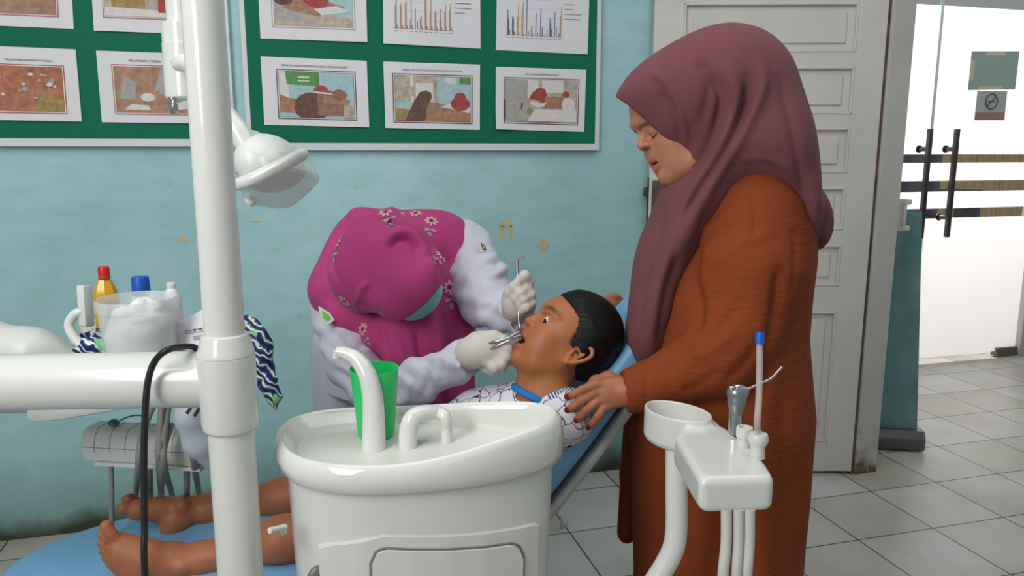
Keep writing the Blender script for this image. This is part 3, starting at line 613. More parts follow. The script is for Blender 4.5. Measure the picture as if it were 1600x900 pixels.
# head: shell, reflector dome, clear shield, handle
dh = 1.30
A = P(384, 214, dh); ax = nrm(P(452, 300, dh-.02)-P(392, 214, dh)); side = nrm(np.cross(ax, U_*1.0)); up = np.cross(side, ax)   # lamp axis, towards the patient
k = S(); k.add(s_ell(P(386, 236, dh), (30*dh/F, 36*dh/F, .045), np.array([ax, up, side]))); k.keep(s_plane(P(398, 228, dh), ax), .004); k.add(s_cap(P(357, 196, dh+.02), P(380, 222, dh+.01), .016, .019), .012)
k.add(s_cap(P(372, 262, dh+.012), P(377, 246, dh), .012, .014), .012)
solid('yoke', k, .0022, m_white2, lamp)
k = S(); k.add(s_ell(P(424, 259, dh), (52*dh/F, 44*dh/F, .075), np.array([ax, up, side]))); k.keep(s_plane(P(435, 280, dh), ax), .006); k.cut(s_plane(P(394, 222, dh), ax), .006)
solid('reflector_housing', k, .0022, m_white2, lamp)
m_shield = mat('clear_shield', (228, 232, 230), .12, .5, alpha=.45)
ctr = P(431, 274, dh)
rings = []
for t, rr in ((-.004, 1.0), (.016, 1.02), (.030, .96), (.034, .86)):
    rings.append([ctr+ax*t+up*(math.copysign(abs(math.cos(a))**.55, math.cos(a))*.050*rr)+side*(math.copysign(abs(math.sin(a))**.55, math.sin(a))*.072*rr) for a in np.linspace(0, 2*PI, 40, endpoint=False)])
q = B().loft(rings); q.build('light_shield', m_shield, lamp, angle=30)
q = B().lathe([(.009, 0), (.010, .004), (.010, .010), (.004, .012)], P(395, 310, dh-.04), 16, axis=-up); q.build('fixing_knob', m_white2, lamp)
q = B().tube([P(356, 276, dh+.03), P(352, 290, dh), P(364, 289, dh-.055), P(385, 284, dh-.085), P(420, 268, dh-.09), P(452, 252, dh-.09), P(472, 241, dh-.088)], .0105, 18, sm=6, rounded=True); q.build('handle', m_white, lamp)

# ------------------------------------------------------------------ delivery unit: tray body, bracket handle, instrument bar, hoses
du = thing('delivery_unit', P(200, 600, 1.5), 'white dental delivery unit with tray, grey hoses and instrument bar behind the swing arm', 'dental unit')
zt = P(220, 556, 1.42)[2]
tray = [PZ(x, y, zt) for x, y in ((60, 566), (420, 560), (412, 540), (392, 528), (150, 528), (90, 536))]
q = B().prism(tray, (0, 0, -.022), bev=.008); q.build('tray_top', m_white2, du)
k = S(); k.chain([P(-160, 545, 1.36), P(-40, 540, 1.36), P(50, 552, 1.37), P(118, 568, 1.40)], [.060, .048, .040, .030], .03)
k.chain([P(-160, 600, 1.36), P(60, 618, 1.38)], [.06, .03], .05)
solid('tray_cover', k, .004, mat('cover_plastic', (206, 207, 204), .35), du, label='smoothly sloping pale plastic cover')
q = B().prism([P(x, y, 1.36) for x, y in ((41, 625), (40, 654), (52, 660), (92, 657), (190, 640), (190, 625))], W_*.12, bev=.005); q.build('under_cover', m_white2, du)
q = B().tube([P(152, 556, 1.37), P(134, 545, 1.37), P(116, 527, 1.37), P(108, 508, 1.37), P(116, 492, 1.37), P(128, 486, 1.372)], .0085, 16, sm=6, rounded=True); q.build('bracket', m_white2, du)
fr = (P(134, 480, 1.375), nrm(R_*.97-W_*.2), nrm(W_*.97+R_*.2), nrm(V(0, 0, 1)+R_*.03))
q = B().box((-.0080, -.012, -.036), (.0080, .012, .040), fr=fr, bev=.004); q.build('grip', m_white2, du)
# instrument bar
bx = nrm(P(322, 700, 1.47)-P(140, 690, 1.50)); bz = V(0, 0, 1); by = np.cross(bz, bx); by = nrm(by); bz = np.cross(bx, by)
o = (P(134, 691, 1.52)+P(330, 695, 1.49))/2; L = .122; fr = (o, bx, by, bz)
prof = [(-.030, -.028), (-.034, -.010), (-.034, .002), (-.028, .022), (-.016, .034), (.020, .034), (.032, .020), (.034, -.010), (.028, -.030)]
q = B()
for a, b_ in ((-L, L),):
    rs = []
    for t, sck in ((a, .80), (a+.004, .93), (a+.010, 1), (b_-.010, 1), (b_-.004, .93), (b_, .80)): rs.append([o+bx*t+by*(y*sck)+bz*(z*sck) for y, z in prof])
    q.loft(rs)
bar = q.build('instrument_bar', m_white2, du, angle=50)
q = B()
for t in (-.09, -.058, -.026, .006, .038, .07):
    pts = [o+bx*t+by*(y*1.006)+bz*(z*1.006) for y, z in prof[1:6]]; q.tube(pts, .0008, 5)
q.tube([o+bx*(-L+.004)+by*-.0343, o+bx*(L-.004)+by*-.0343], .0008, 5); q.build('seam', m_seam, bar)
q = B().box((-L+.03, -.036, -.037), (L+.005, -.006, -.030), fr=fr, bev=.002); q.build('rail', m_white2, bar)
m_wire = mat('grey_clip', (110, 110, 108), .4, metal=.6)
q = B(); q.lathe([(.006, 0), (.010, .004), (.010, .010), (.004, .014)], P(178, 666, 1.49), 12); q.tube([P(180, 662, 1.49), P(196, 653, 1.49), P(212, 649, 1.48), P(226, 650, 1.47)], .0016, 8, sm=5); q.build('clip', m_wire, bar, label='dark wire clip')
def hose(pts, r=.0062): B().tube(pts, r, 10, sm=7).build('hose', m_hose, du)
q = B().lathe([(.0048, 0), (.0066, .006), (.0066, .012)], P(174, 722, 1.50), 12, axis=(0, 0, 1)); q.build('hose_socket', m_chrome, du)
hose([P(174, 720, 1.50), P(174.5, 770, 1.51), P(175, 830, 1.53), P(180, 960, 1.58)], .0046)
hose([P(240, 634, 1.43), P(232, 650, 1.42), P(220, 690, 1.42), P(215, 740, 1.45), P(211, 800, 1.80), P(214, 900, 1.86)])
hose([P(253, 634, 1.43), P(250, 680, 1.42), P(249, 730, 1.45), P(253, 790, 1.84), P(256, 900, 1.90)])
hose([P(263, 634, 1.44), P(256, 690, 1.42), P(258, 735, 1.45), P(272, 790, 1.84), P(280, 900, 1.90)])
hose([P(268, 660, 1.44), P(256, 700, 1.43), P(253, 740, 1.46), P(251, 790, 1.82), P(252, 900, 1.88)])
hose([P(233, 716, 1.50), P(234, 760, 1.56), P(236, 800, 1.84), P(238, 900, 1.88)])
hose([P(292, 722, 1.50), P(292, 765, 1.56), P(293, 800, 1.84), P(294, 900, 1.88)])
hose([P(297, 690, 1.42), P(304, 730, 1.46), P(312, 785, 1.84), P(318, 900, 1.88)])
k = S(); k.chain([P(296, 610, 1.40), P(298, 650, 1.40), P(312, 690, 1.42), P(340, 716, 1.46)], [.024, .028, .029, .027], .01); solid('balance_arm', k, .0035, mat('arm_pale', (196, 204, 214), .35), du, label='thick pale curved balance arm')
q = B(); q.tube([P(292, 646, 1.36), P(300, 634, 1.36), P(306, 632, 1.36)], .003, 8); q.tube([P(304, 650, 1.36), P(311, 638, 1.36)], .003, 8); q.build('hook', m_rust, du, label='small rusty hook')

# ------------------------------------------------------------------ on the tray
def zb(y, d): return P(200, y, d)[2]
jc = P(221, 556, 1.37); jc[2] = zt+.001
prop(None or thing('cotton_jar', jc, 'clear plastic jar full of cotton wool standing on the delivery tray', 'jar'))
jar = [o_ for o_ in ORG if o_.name == 'cotton_jar'][0]
jh = P(221, 468, 1.33)[2]-jc[2]; jr = 58*1.37/F
m_jar = mat('jar_plastic', (226, 230, 230), .18, .5, alpha=.36)
q = B().lathe([(jr*.86, 0), (jr*.90, .004), (jr*.96, jh-.022), (jr*1.02, jh-.020), (jr*1.02, jh-.003), (jr, jh), (jr*.97, jh-.004), (jr*.93, jh-.022), (jr*.86, .008)], jc, 48, cap1=True); q.build('jar_body', m_jar, jar, angle=30)
k = S(); rnd = random.Random(5)
k.add(s_loft(jc, (0, 0, 1), (1, 0, 0), [.009, jh*.45, jh*.75], [0, 0, .004], [0, 0, 0], [jr*.80, jr*.84, jr*.70], [jr*.80, jr*.84, jr*.72]))
for i in range(26):
    a = rnd.uniform(0, 6.28); r = jr*rnd.uniform(.1, .62); k.add(s_ell(jc+V(r*math.cos(a)+.006, r*math.sin(a), jh*rnd.uniform(.5, .88)), (.017*rnd.uniform(.7, 1.2), .017, .012)), .01)
prop(solid('cotton_wool', k, .0028, mat('cotton', (244, 242, 240), .95, .1, bump=.9, bscale=90, bdist=.004), relax_it=1), 'loose white cotton wool heaped inside the clear plastic jar', 'cotton wool')
def bottle(name, x, yb, d, label, cat): c = P(x, yb, d); c[2] = zt+.001; return thing(name, c, label, cat), c
t, c = bottle('disinfectant_bottle', 173, 540, 1.47, 'amber yellow bottle with red screw cap standing behind the cotton jar', 'bottle')
zz = lambda y: P(173, y, 1.47)[2]-c[2]
m_amber = mat('amber_plastic', (214, 160, 26), .2, .5, coat=.3); r = .0222
q = B().lathe([(r*.86, 0), (r, .004), (r, zz(464)), (r*.98, zz(456)), (r*.72, zz(442)), (r*.42, zz(432)), (r*.42, zz(426))], c, 8, sx=1, sy=.8, x=nrm(R_+W_*.42)); q.build('bottle_body', m_amber, t, angle=20)
q = B().lathe([(r*.46, zz(428)), (r*.46, zz(416)), (r*.40, zz(413.5))], c, 20); q.lathe([(r*.5, zz(432)), (r*.5, zz(430))], c, 20); q.build('cap', mat('red_cap', (196, 34, 36), .35), t, label='red screw cap')
q = B(); rr = r*1.005; x1 = nrm(R_+W_*.42); y1 = np.cross(V(0, 0, 1), x1)
def fc(a, z, s_=1.006): return c+(x1*math.cos(a)+y1*math.sin(a)*.8)*r*s_+V(0, 0, z)
for a0, a1, z0, z1, mi_ in ((-PI/2-PI/4, -PI/2, .035, zz(470), 0), (-PI/2, -PI/4, .035, zz(470), 0), (-PI/2, -PI/4, zz(495), zz(468), 1)):
    q.add([fc(a0, z0, 1.006+.004*mi_), fc(a1, z0, 1.006+.004*mi_), fc(a1, z1, 1.006+.004*mi_), fc(a0, z1, 1.006+.004*mi_)], [[0, 1, 2, 3]], mi_)
q.build('label', [mat('label_yellow', (206, 176, 40), .5), mat('label_brown', (150, 92, 40), .5, vary=.5, vscale=90)], t, smooth=False)
t, c = bottle('spray_can', 228, 540, 1.48, 'can with tall blue cap behind the cotton jar', 'can')
zz = lambda y: P(228, y, 1.48)[2]-c[2]; r = .0185
q = B().lathe([(r*.9, 0), (r, .003), (r, zz(462)), (r*.9, zz(459))], c, 28); q.build('can_body', m_white2, t, angle=30)
q = B().lathe([(r*.84, zz(460)), (r*.90, zz(459)), (r*.84, zz(431)), (r*.78, zz(429)), (r*.5, zz(428.5))], c, 28); q.build('cap', mat('blue_cap', (18, 82, 176), .4), t, angle=30, label='blue ribbed cap')
t, c = bottle('medicine_bottle', 275, 540, 1.46, 'small white plastic bottle with white cap behind the cotton jar', 'bottle')
zz = lambda y: P(275, y, 1.46)[2]-c[2]; r = .0165
q = B().lathe([(r*.92, 0), (r, .003), (r, zz(468)), (r*.94, zz(462)), (r*.62, zz(450)), (r*.5, zz(447))], c, 28); q.build('bottle_body', mat('bottle_white', (226, 226, 230), .35), t, angle=30)
q = B().lathe([(r*.54, zz(449)), (r*.54, zz(440)), (r*.46, zz(438.5))], c, 20); q.build('cap', m_white2, t, angle=30)
# folded paper box with a printed barcode strip
q = B(); pc = [P(276, 505, 1.43), P(330, 476, 1.39), P(334, 548, 1.36), P(280, 548, 1.40)]
q.prism(pc, W_*.02+V(0, 0, .0), 0, bev=.0015); cA, cB, cC, cD = pc
def pq(u, v): return (cA*(1-u)+cB*u)*(1-v)+(cD*(1-u)+cC*u)*v-W_*.0012
def strip(u0, v0, u1, v1, h, m): q.add([pq(u0, v0), pq(u1, v1), pq(u1, v1+h), pq(u0, v0+h)], [[0, 3, 2, 1]], m)
strip(.1, .42, .95, .55, .012, 1)
for i in range(9): strip(.25+i*.07, .375+i*.0095, .25+i*.07+.03+.02*(i % 2), .38+i*.0095+.004, .035 if i % 3 else .055, 1)
strip(.45, .60, .93, .60, .10, 2)
prop(q.build('paper_box', [mat('box_white', (224, 222, 228), .7), mat('box_print', (70, 70, 84), .8), mat('box_slot', (164, 162, 166), .8)], smooth=False), 'folded white paper box with printed strip leaning beside the cotton jar', 'box')
# patterned cloth: part lies under the jar, part hangs off the tray end
m_cloth = mat('leaf_cloth', (34, 52, 110), .8, .2)
def cloth_nodes():
    nt, b = nodes_of(m_cloth); N = nt.nodes.new; L = nt.links.new; tc = N('ShaderNodeTexCoord')
    wv = N('ShaderNodeTexWave'); wv.inputs['Scale'].default_value = 26; wv.inputs['Distortion'].default_value = 9; wv.inputs['Detail'].default_value = 2; wv.inputs['Detail Scale'].default_value = 1.4
    mp = N('ShaderNodeMapping'); mp.inputs['Rotation'].default_value = (.4, .8, .3); L(tc.outputs['Object'], mp.inputs[0]); L(mp.outputs[0], wv.inputs[0])
    r = N('ShaderNodeValToRGB'); r.color_ramp.interpolation = 'CONSTANT'; e = r.color_ramp.elements
    e[0].position = 0; e[0].color = (*lin((28, 44, 96)), 1); e[1].position = .42; e[1].color = (*lin((70, 110, 160)), 1)
    for p_, cc in ((.55, (28, 44, 96)), (.72, (214, 216, 170)), (.80, (30, 40, 90)), (.9, (236, 232, 222))): x = e.new(p_); x.color = (*lin(cc), 1)
    L(wv.outputs[0], r.inputs[0]); n = N('ShaderNodeTexNoise'); n.inputs['Scale'].default_value = 24; L(tc.outputs['Object'], n.inputs[0])
    r2 = N('ShaderNodeValToRGB'); r2.color_ramp.interpolation = 'CONSTANT'; e = r2.color_ramp.elements; e[0].position = 0; e[0].color = (0, 0, 0, 1); e[1].position = .60; e[1].color = (1, 1, 1, 1); L(n.outputs[0], r2.inputs[0])
    mx = N('ShaderNodeMix'); mx.data_type = 'RGBA'; L(r2.outputs[0], mx.inputs[0]); L(r.outputs[0], mx.inputs[6]); mx.inputs[7].default_value = (*lin((120, 180, 120)), 1); L(mx.outputs[2], b.inputs['Base Color'])
cloth_nodes()
k = S(); cchain(k, [(366, 512, 1.42, 14), (386, 512, 1.42, 18), (400, 532, 1.42, 21), (406, 560, 1.42, 20), (408, 580, 1.42, 17)], .012); cchain(k, [(408, 575, 1.42, 14), (420, 600, 1.42, 15), (429, 622, 1.42, 9), (432, 642, 1.42, 1.5)], .008)
cchain(k, [(404, 540, 1.42, 12), (414, 560, 1.42, 8)], .006)
def crumple(v, f):
    n = vnormals(v, f); return v+n*(.003*np.sin(v[:, 2]*150+v[:, 0]*90)*np.sin(v[:, 0]*120+v[:, 1]*60))[:, None]
prop(solid('patterned_cloth', k, .003, m_cloth, post=crumple), 'navy leaf-patterned cloth bundle hanging off the tray end behind the white pole', 'cloth')
k = S(); k.add(s_box(P(150, 540, 1.40), (.030, .045, .008), .008)); k.add(s_cap(P(132, 524, 1.40), P(170, 516, 1.44), .007, .012), .02); k.add(s_cap(P(142, 534, 1.37), P(172, 548, 1.36), .012, .01), .02)
prop(solid('patterned_cloth', k, .0026, m_cloth, post=crumple), 'leaf-patterned cloth corner with yellow and green leaves under the amber bottle', 'cloth')
dish = thing('instrument_dish', P(158, 512, 1.52), 'white shallow dish behind the amber bottle', 'dish')
c = P(158, 522, 1.52); c[2] = zt+.001
B().lathe([(.025, 0), (.034, .012), (.036, P(158, 506, 1.5)[2]-zt), (.033, P(158, 506, 1.5)[2]-zt-.003), (.02, .01)], c, 30).build('bowl', m_white2, dish, angle=30)

# ------------------------------------------------------------------ cuspidor unit
SC = .93
def sc3(p): p = V(*p); return EYE+(p-EYE)*SC
Z0 = .748
def rz(x): t = np.clip((x-.10)/.30, 0, 1); return .792+.034*t*t*(3-2*t)
front = [(-.063, 1.279), (-.051, 1.214), (-.029, 1.168), (.009, 1.135), (.065, 1.108), (.141, 1.094), (.199, 1.090), (.261, 1.094), (.328, 1.108), (.39, 1.132), (.420, 1.168)]
back = []
for x, y in ((885, 645), (870, 632), (840, 624), (780, 622), (700, 626), (600, 631), (520, 635), (480, 641), (450, 648), (432, 660)):
    X = PZ(x, y, .80)[0]; back.append(tuple(PZ(x, y, rz(X))[:2]))
out = spline([(*p, 0) for p in front+back+[front[0]]], 6)[:-1]
seg_ = np.linalg.norm(np.roll(out, -1, 0)-out, axis=1); arc = np.concatenate([[0], np.cumsum(seg_)]); tt_ = np.linspace(0, arc[-1], 97)[:-1]
out = np.stack([np.interp(tt_, arc, np.append(out[:, i_], out[0, i_])) for i_ in range(3)], 1)
for _ in range(10): out = out+.5*((np.roll(out, 1, 0)+np.roll(out, -1, 0))/2-out)
cen = V(.16, 1.22, 0)
def ring(inset, zf, pts=out):
    r = []
    n = len(pts)
    for i in range(n):
        t = nrm(pts[(i+2) % n]-pts[i-2]); nn = V(t[1], -t[0], 0); nn = nn if nn@(pts[i]-cen) > 0 else -nn
        q = pts[i]-nn*inset; z = zf(q) if callable(zf) else zf; r.append(sc3((q[0], q[1], z)))
    return r
cu = thing('cuspidor_unit', sc3((.16, 1.22, -.09)), 'white cuspidor unit with oval ceramic basin and two curved spouts', 'cuspidor')
R = lambda dz_: (lambda q: rz(q[0])+dz_)
rings = [ring(.022, Z0+.004), ring(.008, Z0-.002), ring(.003, Z0+.004), ring(.0, Z0+.014), ring(-.001, lambda q: Z0+.5*(rz(q[0])-Z0)), ring(.002, R(-.012)), ring(.006, R(-.003)), ring(.012, R(0)), ring(.017, R(-.003)), ring(.021, R(-.012))]
def floor_z(q):
    s_ = np.clip((q[0]-.15)/.05, 0, 1); s_ = s_*s_*(3-2*s_); return .766*(1-s_)+(.724)*s_
wall_in = ring(.026, lambda q: max(floor_z(q), floor_z(q)+.004)); rings.append(ring(.024, lambda q: .5*(rz(q[0])+floor_z(q)))); rings.append(ring(.030, lambda q: floor_z(q)+.004))
base_pts = [p for p in rings[-1]]; cc = sc3((.10, 1.235, .7))
for t in (.12, .25, .4, .55, .7, .85, .97):
    rr_ = []
    for p in base_pts:
        g = p*(1-t)+V(cc[0], cc[1], 0)*t; u = (g-EYE)/SC+EYE; z = floor_z(u)+.0015*math.sin(60*u[0]+40*u[1])*(1 if u[0] < .15 else 0); rr_.append(V(g[0], g[1], sc3((0, 0, z))[2]))
    rings.append(rr_)
B().loft(rings, cap0=False).build('basin', m_ceram, cu, angle=50)
zf_ = -.355
body = [ring(.020, Z0+.02), ring(.018, Z0-.003), ring(.024, .55), ring(.030, .25), ring(.034, -.085)]
for r_ in body:
    for p_ in r_: p_[1] = min(p_[1], 1.245)
B().loft(body).build('cabinet', mat('cabinet_white', (214, 214, 208), .35, .5, coat=.15), cu, angle=50)
# front relief: a raised field and the hatch in it
fx = np.array([p[0] for p in front]); fy = np.array([p[1] for p in front])
def on_front(X, z, off): return sc3((X, np.interp(X, fx, fy)+.021+.010*(.745-z)/.2-off, z))
def hit(x, y):
    Yg = 1.12*SC
    for _ in range(4): p = (PY(x, y, Yg)-EYE)/SC+EYE; Yg = (np.interp(p[0], fx, fy)+.021+.010*(.745-p[2])/.2)*SC
    return p[0], p[2]
def plate(x0, x1, ztop, zbot, off, rad, name, m, label=None):
    q = B(); n = 30; xs = np.linspace(x0, x1, n); rows_ = []
    for X in xs:
        e = min(X-x0, x1-X); dzr = rad-math.sqrt(max(0, rad*rad-(rad-min(e, rad))**2)); zt_ = ztop(X)-dzr; zb_ = zbot+dzr
        ins = .003
        rows_.append([on_front(X, zb_, -.004), on_front(X, zb_, off*.4), on_front(X, zb_+ins, off), on_front(X, zt_-ins, off), on_front(X, zt_, off*.4), on_front(X, zt_, -.004)])
    q.loft(rows_, close=False, cap0=True, cap1=True); return q.build(name, m, cu, angle=35, label=label)
xa, za = hit(497, 848); xb, zb_ = hit(840, 813); xm, zm = hit(600, 832)
plate(xa, xb, lambda X: np.interp(X, [xa, xm, xb], [za, zm, zb_]), .05, .008, .004, 'front_field', MATS['cabinet_white'])
xc, zc = hit(580, 868); xd, zd = hit(815, 842); ztp = hit(600, 850)[1]
plate(xc-.004, xd+.004, lambda X: np.interp(X, [xc, xd], [ztp+.004, zd+.004]), .10, .0098, .030, 'hatch_gap', mat('hatch_gap', (120, 120, 116), .7))
plate(xc, xd, lambda X: np.interp(X, [xc, xd], [ztp, zd]), .104, .0125, .027, 'hatch', MATS['cabinet_white'])
xk, zk = hit(478, 900)
B().lathe([(.022, 0), (.022, .006), (.018, .010)], on_front(xk+.02, zk-.012, .0), 24, axis=(0, -1, 0), sx=1.6, sy=.9).build('drain_cap', mat('grey_cap', (130, 126, 122), .4, metal=.5), cu)
q = B().tube([sc3((-.05, 1.20, .66))+V(0, 0, 0), P(444, 824, 1.10), P(432, 826, 1.09), P(421, 829, 1.08)], [.005, .005, .0035, .0045], 10); q.build('nozzle', mat('nozzle_clear', (214, 216, 210), .3), cu)
# spouts
ZP = sc3((0, 0, .766))[2]
def dep(x, y, z): return (PZ(x, y, z)-EYE)@W_
da_, db_, dc_, de_ = dep(584, 703, ZP), dep(637, 700, ZP), dep(586, 681, ZP), dep(698, 692, ZP)
q = B().tube([P(584, 704, da_), P(584, 660, da_), P(582, 620, da_), P(574, 586, da_), P(558, 562, da_+.004), P(540, 552, da_+.008), P(527, 550, da_+.01)], [.0186, .0176, .0163, .0146, .0125, .0100, .0092], 22, sm=7); q.tube([P(527, 546, da_+.01), P(525, 560, da_+.01)], .0062, 14)
q.build('tall_spout', m_ceram, cu, label='tall tapering white spout')
q = B().tube([P(637, 701, db_), P(638, 672, db_), P(646, 652, db_), P(664, 645, db_+.01), P(684, 645, db_+.02), P(696, 652, de_-.01), P(698, 670, de_), P(698, 694, de_)], [.0150, .0150, .0140, .0130, .0112, .0100, .0095, .0095], 20, sm=7); q.build('low_spout', m_ceram, cu, label='low arched white spout')
# green cup
c = PZ(588, 679, ZP+.003); dcu = (c-EYE)@W_
cup = thing('plastic_cup', c, 'green plastic cup standing in the basin behind the tall spout', 'cup')
hcup = P(592, 569, dcu)[2]-c[2]; m_cup = mat('green_plastic', (38, 208, 112), .35, .5)
B().lathe([(.0285, 0), (.0295, .002), (.0390, hcup-.002), (.0395, hcup), (.0382, hcup), (.0285, .005)], c, 40).build('cup_wall', m_cup, cup, angle=40)

# ------------------------------------------------------------------ assistant's instrument holder
dA = 1.05
ah = thing('instrument_holder', V(P(1057, 900, 1.2)[0], P(1057, 900, 1.2)[1], 0), 'white instrument holder on a bent post beside the brown skirt', 'holder')
ztop = P(1150, 742, dA)[2]; zlow = P(1150, 803, dA)[2]
blk = [PZ(x, y, ztop) for x, y in ((1052, 676), (1094, 748), (1211, 745), (1196, 715), (1152, 676), (1112, 650))]
cx_ = sum(blk)/6; hgt = ztop-zlow
def s_prism(poly, z0, z1, rad=0):
    p2 = np.array([q[:2] for q in poly]); a = sum(p2[i-1][0]*p2[i][1]-p2[i][0]*p2[i-1][1] for i in range(len(p2)))
    if a < 0: p2 = p2[::-1]
    nn = []
    for i in range(len(p2)):
        e = p2[(i+1) % len(p2)]-p2[i]; e = e/np.linalg.norm(e); nn.append((p2[i], np.array([e[1], -e[0]])))
    def f(p):
        d = np.full(len(p), -1e3)
        for o_, n_ in nn:
            e = (p[:, :2]-o_)@n_+rad; h = np.maximum(.012-np.abs(d-e), 0)/.012; d = np.maximum(d, e)+h*h*.003
        dz_ = np.abs(p[:, 2]-(z0+z1)/2)-(z1-z0)/2+rad
        return np.minimum(np.maximum(d, dz_), 0)+np.hypot(np.maximum(d, 0), np.maximum(dz_, 0))-rad
    return f, V(*p2.min(0), z0), V(*p2.max(0), z1)
k = S(); k.add(s_prism(blk, zlow, ztop, .012))
# underside rises towards the cup
pn = nrm(np.cross(P(1095, 803, dA)-P(1045, 706, dA), W_)); pn = pn if pn@(-R_-U_) > 0 else -pn
k.keep(s_plane(P(1095, 808, dA), nrm(pn)), .012)
dC = (PZ(1059, 640, ztop+.012)-EYE)@W_; cupc = PZ(1059, 640, ztop+.012); ca = 52*dC/F; cbk = .042; cdir = PZ(1106, 656, ztop+.012)-PZ(1012, 626, ztop+.012); cdir[2] = 0; ca = np.linalg.norm(cdir)/2; cdir = nrm(cdir)
zc0 = P(1035, 703, dC-.04)[2]; zc1 = ztop+.012
def ov(zs, s_): return s_loft((cupc[0], cupc[1], 0), (0, 0, 1), cdir, zs, [0]*len(zs), [0]*len(zs), [ca*v for v in s_], [cbk*v for v in s_])
k.add(ov([zc0-.008, zc0, zc1-.006, zc1], [.90, 1.0, 1.0, .98]), .010)
k.cut(ov([zc0+.012, zc1+.03], [.88, .93]), .004)
for x, y, r_ in ((1172, 704, 17), (1152, 680, 17), (1128, 660, 17)):
    k.cut(s_ell(PZ(x, y, ztop+.002), (r_*dA/F, r_*dA/F, .006)), .004)
solid('holder_body', k, .0018, m_white, ah, relax_it=3)
dP = dC-.01
q = B().tube([P(1057, 690, dP), P(1057, 760, dP), P(1057, 820, dP), P(1054, 850, dP), P(1044, 875, dP), P(1026, 905, dP), P(990, 960, dP), P(950, 1030, dP), V(.36, 1.16, .36)], .0182, 22, sm=6); q.build('post', m_white, ah)
q = B(); s0 = PZ(1162, 700, ztop-.004); q.lathe([(.0105, 0), (.0105, .016), (.0122, .018), (.0126, .030), (.0118, .033), (.0085, .0335), (.0080, .025)], s0, 24); q.build('suction_socket', m_white, ah, angle=30)
for i, (x, xx) in enumerate(((1135, 1131), (1154, 1152), (1171, 1168))): B().tube([P(x, 796, dA), P(x-.5, 850, dA), P(xx-2, 910, dA), P(xx-8, 1040, dA+.04), V(.50, 1.02, .20), V(.38, 1.10, .14)], .0075, 14, sm=4).build('hose', mat('pale_hose', (196, 194, 188), .5), ah)
dE = (PZ(1183, 714, ztop)-EYE)@W_
ej = thing('saliva_ejector', PZ(1183, 715, ztop), 'clear saliva ejector tube with blue tip standing in the white holder', 'suction tube')
s0 = PZ(1183, 714, ztop-.004); q = B().lathe([(.0115, 0), (.0105, .014), (.0112, .018), (.0145, .024), (.0148, .030), (.0125, .036), (.0060, .038)], s0, 26); q.build('hand_piece', m_white, ej, angle=50)
s1 = s0+V(0, 0, .036); top = P(1187, 535, dE-.005)
q = B().tube([s1, P(1183, 660, dE-.012), P(1186, 615, dE-.008), top], .0048, 12, sm=5); q.build('tube', mat('clear_tube', (216, 196, 192), .15, .5, alpha=.55), ej)
q = B().tube([P(1187, 538, dE-.005), P(1187.4, 527, dE-.005), P(1187.6, 519, dE-.005)], [.0062, .0066, .0060], 14, rounded=False); q.build('tip', mat('tip_blue', (26, 96, 200), .4), ej, label='blue tip')
sy = thing('air_water_syringe', PZ(1150, 676, ztop), 'grey metal air water syringe with bent nozzle standing in the white holder', 'syringe')
m_sy = mat('syringe_grey', (150, 153, 156), .3, .5, metal=.7); ds = (PZ(1149, 676, ztop)-EYE)@W_
q = B().tube([P(1148, 678, ds), P(1149, 642, ds)], [.0105, .0098], 20); q.build('handle', m_chrome, sy)
k = S(); cchain(k, [(1150, 645, ds, 10), (1151, 628, ds, 13), (1152, 616, ds, 15)], .004); k.add(s_cap(P(1146, 612, ds), P(1163, 611, ds), .0095, .0075), .006); solid('head', k, .0014, m_sy, sy)
q = B()
for x, y in ((1143, 608), (1152, 606)): q.lathe([(.0048, 0), (.0048, .005), (.0035, .006)], P(x, y, ds-.008), 14, axis=nrm(U_-W_*.5)); q.build
q.build('button', m_chrome, sy)
q = B().tube([P(1166, 609, ds), P(1184, 601, ds), P(1204, 592, ds), P(1214, 582, ds), P(1222, 573, ds)], [.0022, .0022], 10, sm=3); q.build('nozzle', m_chrome, sy)

# ------------------------------------------------------------------ patient chair
ch = thing('dental_chair', (.1, 1.49, 0), 'blue upholstered dental chair with raised backrest on which the boy lies', 'dental chair')
YC = 1.49
q = B(); rings = []
zl_ = lambda x: np.interp(x, [-.62, -.2, .0, .25, .42], [.485, .515, .535, .52, .53])
for dzz, ins in ((-.085, .03), (-.075, .008), (-.05, 0), (-.022, 0), (-.006, .010), (0, .028)):
    rr_ = []
    for a in np.linspace(0, 2*PI, 64, endpoint=False):
        ca_, sa = math.cos(a), math.sin(a)
        if ca_ < 0: x = -.08+(.50-ins)*math.copysign(abs(ca_)**.75, ca_); y = YC+(.225-ins)*math.copysign(abs(sa)**.75, sa)
        else: x = -.08+(.50-ins)*math.copysign(abs(ca_)**.35, ca_); y = YC+(.225-ins)*math.copysign(abs(sa)**.6, sa)
        rr_.append(V(x, y, zl_(x)+dzz))
    rings.append(rr_)
for t in (.3, .6, .9): rings.append([V(*(p*(1-t)+V(-.05, YC, 0)*t)[:2], zl_((p*(1-t)+V(-.05, YC, 0)*t)[0])) for p in rings[5]])
q.loft(rings); q.build('seat_cushion', m_blue, ch, angle=60)
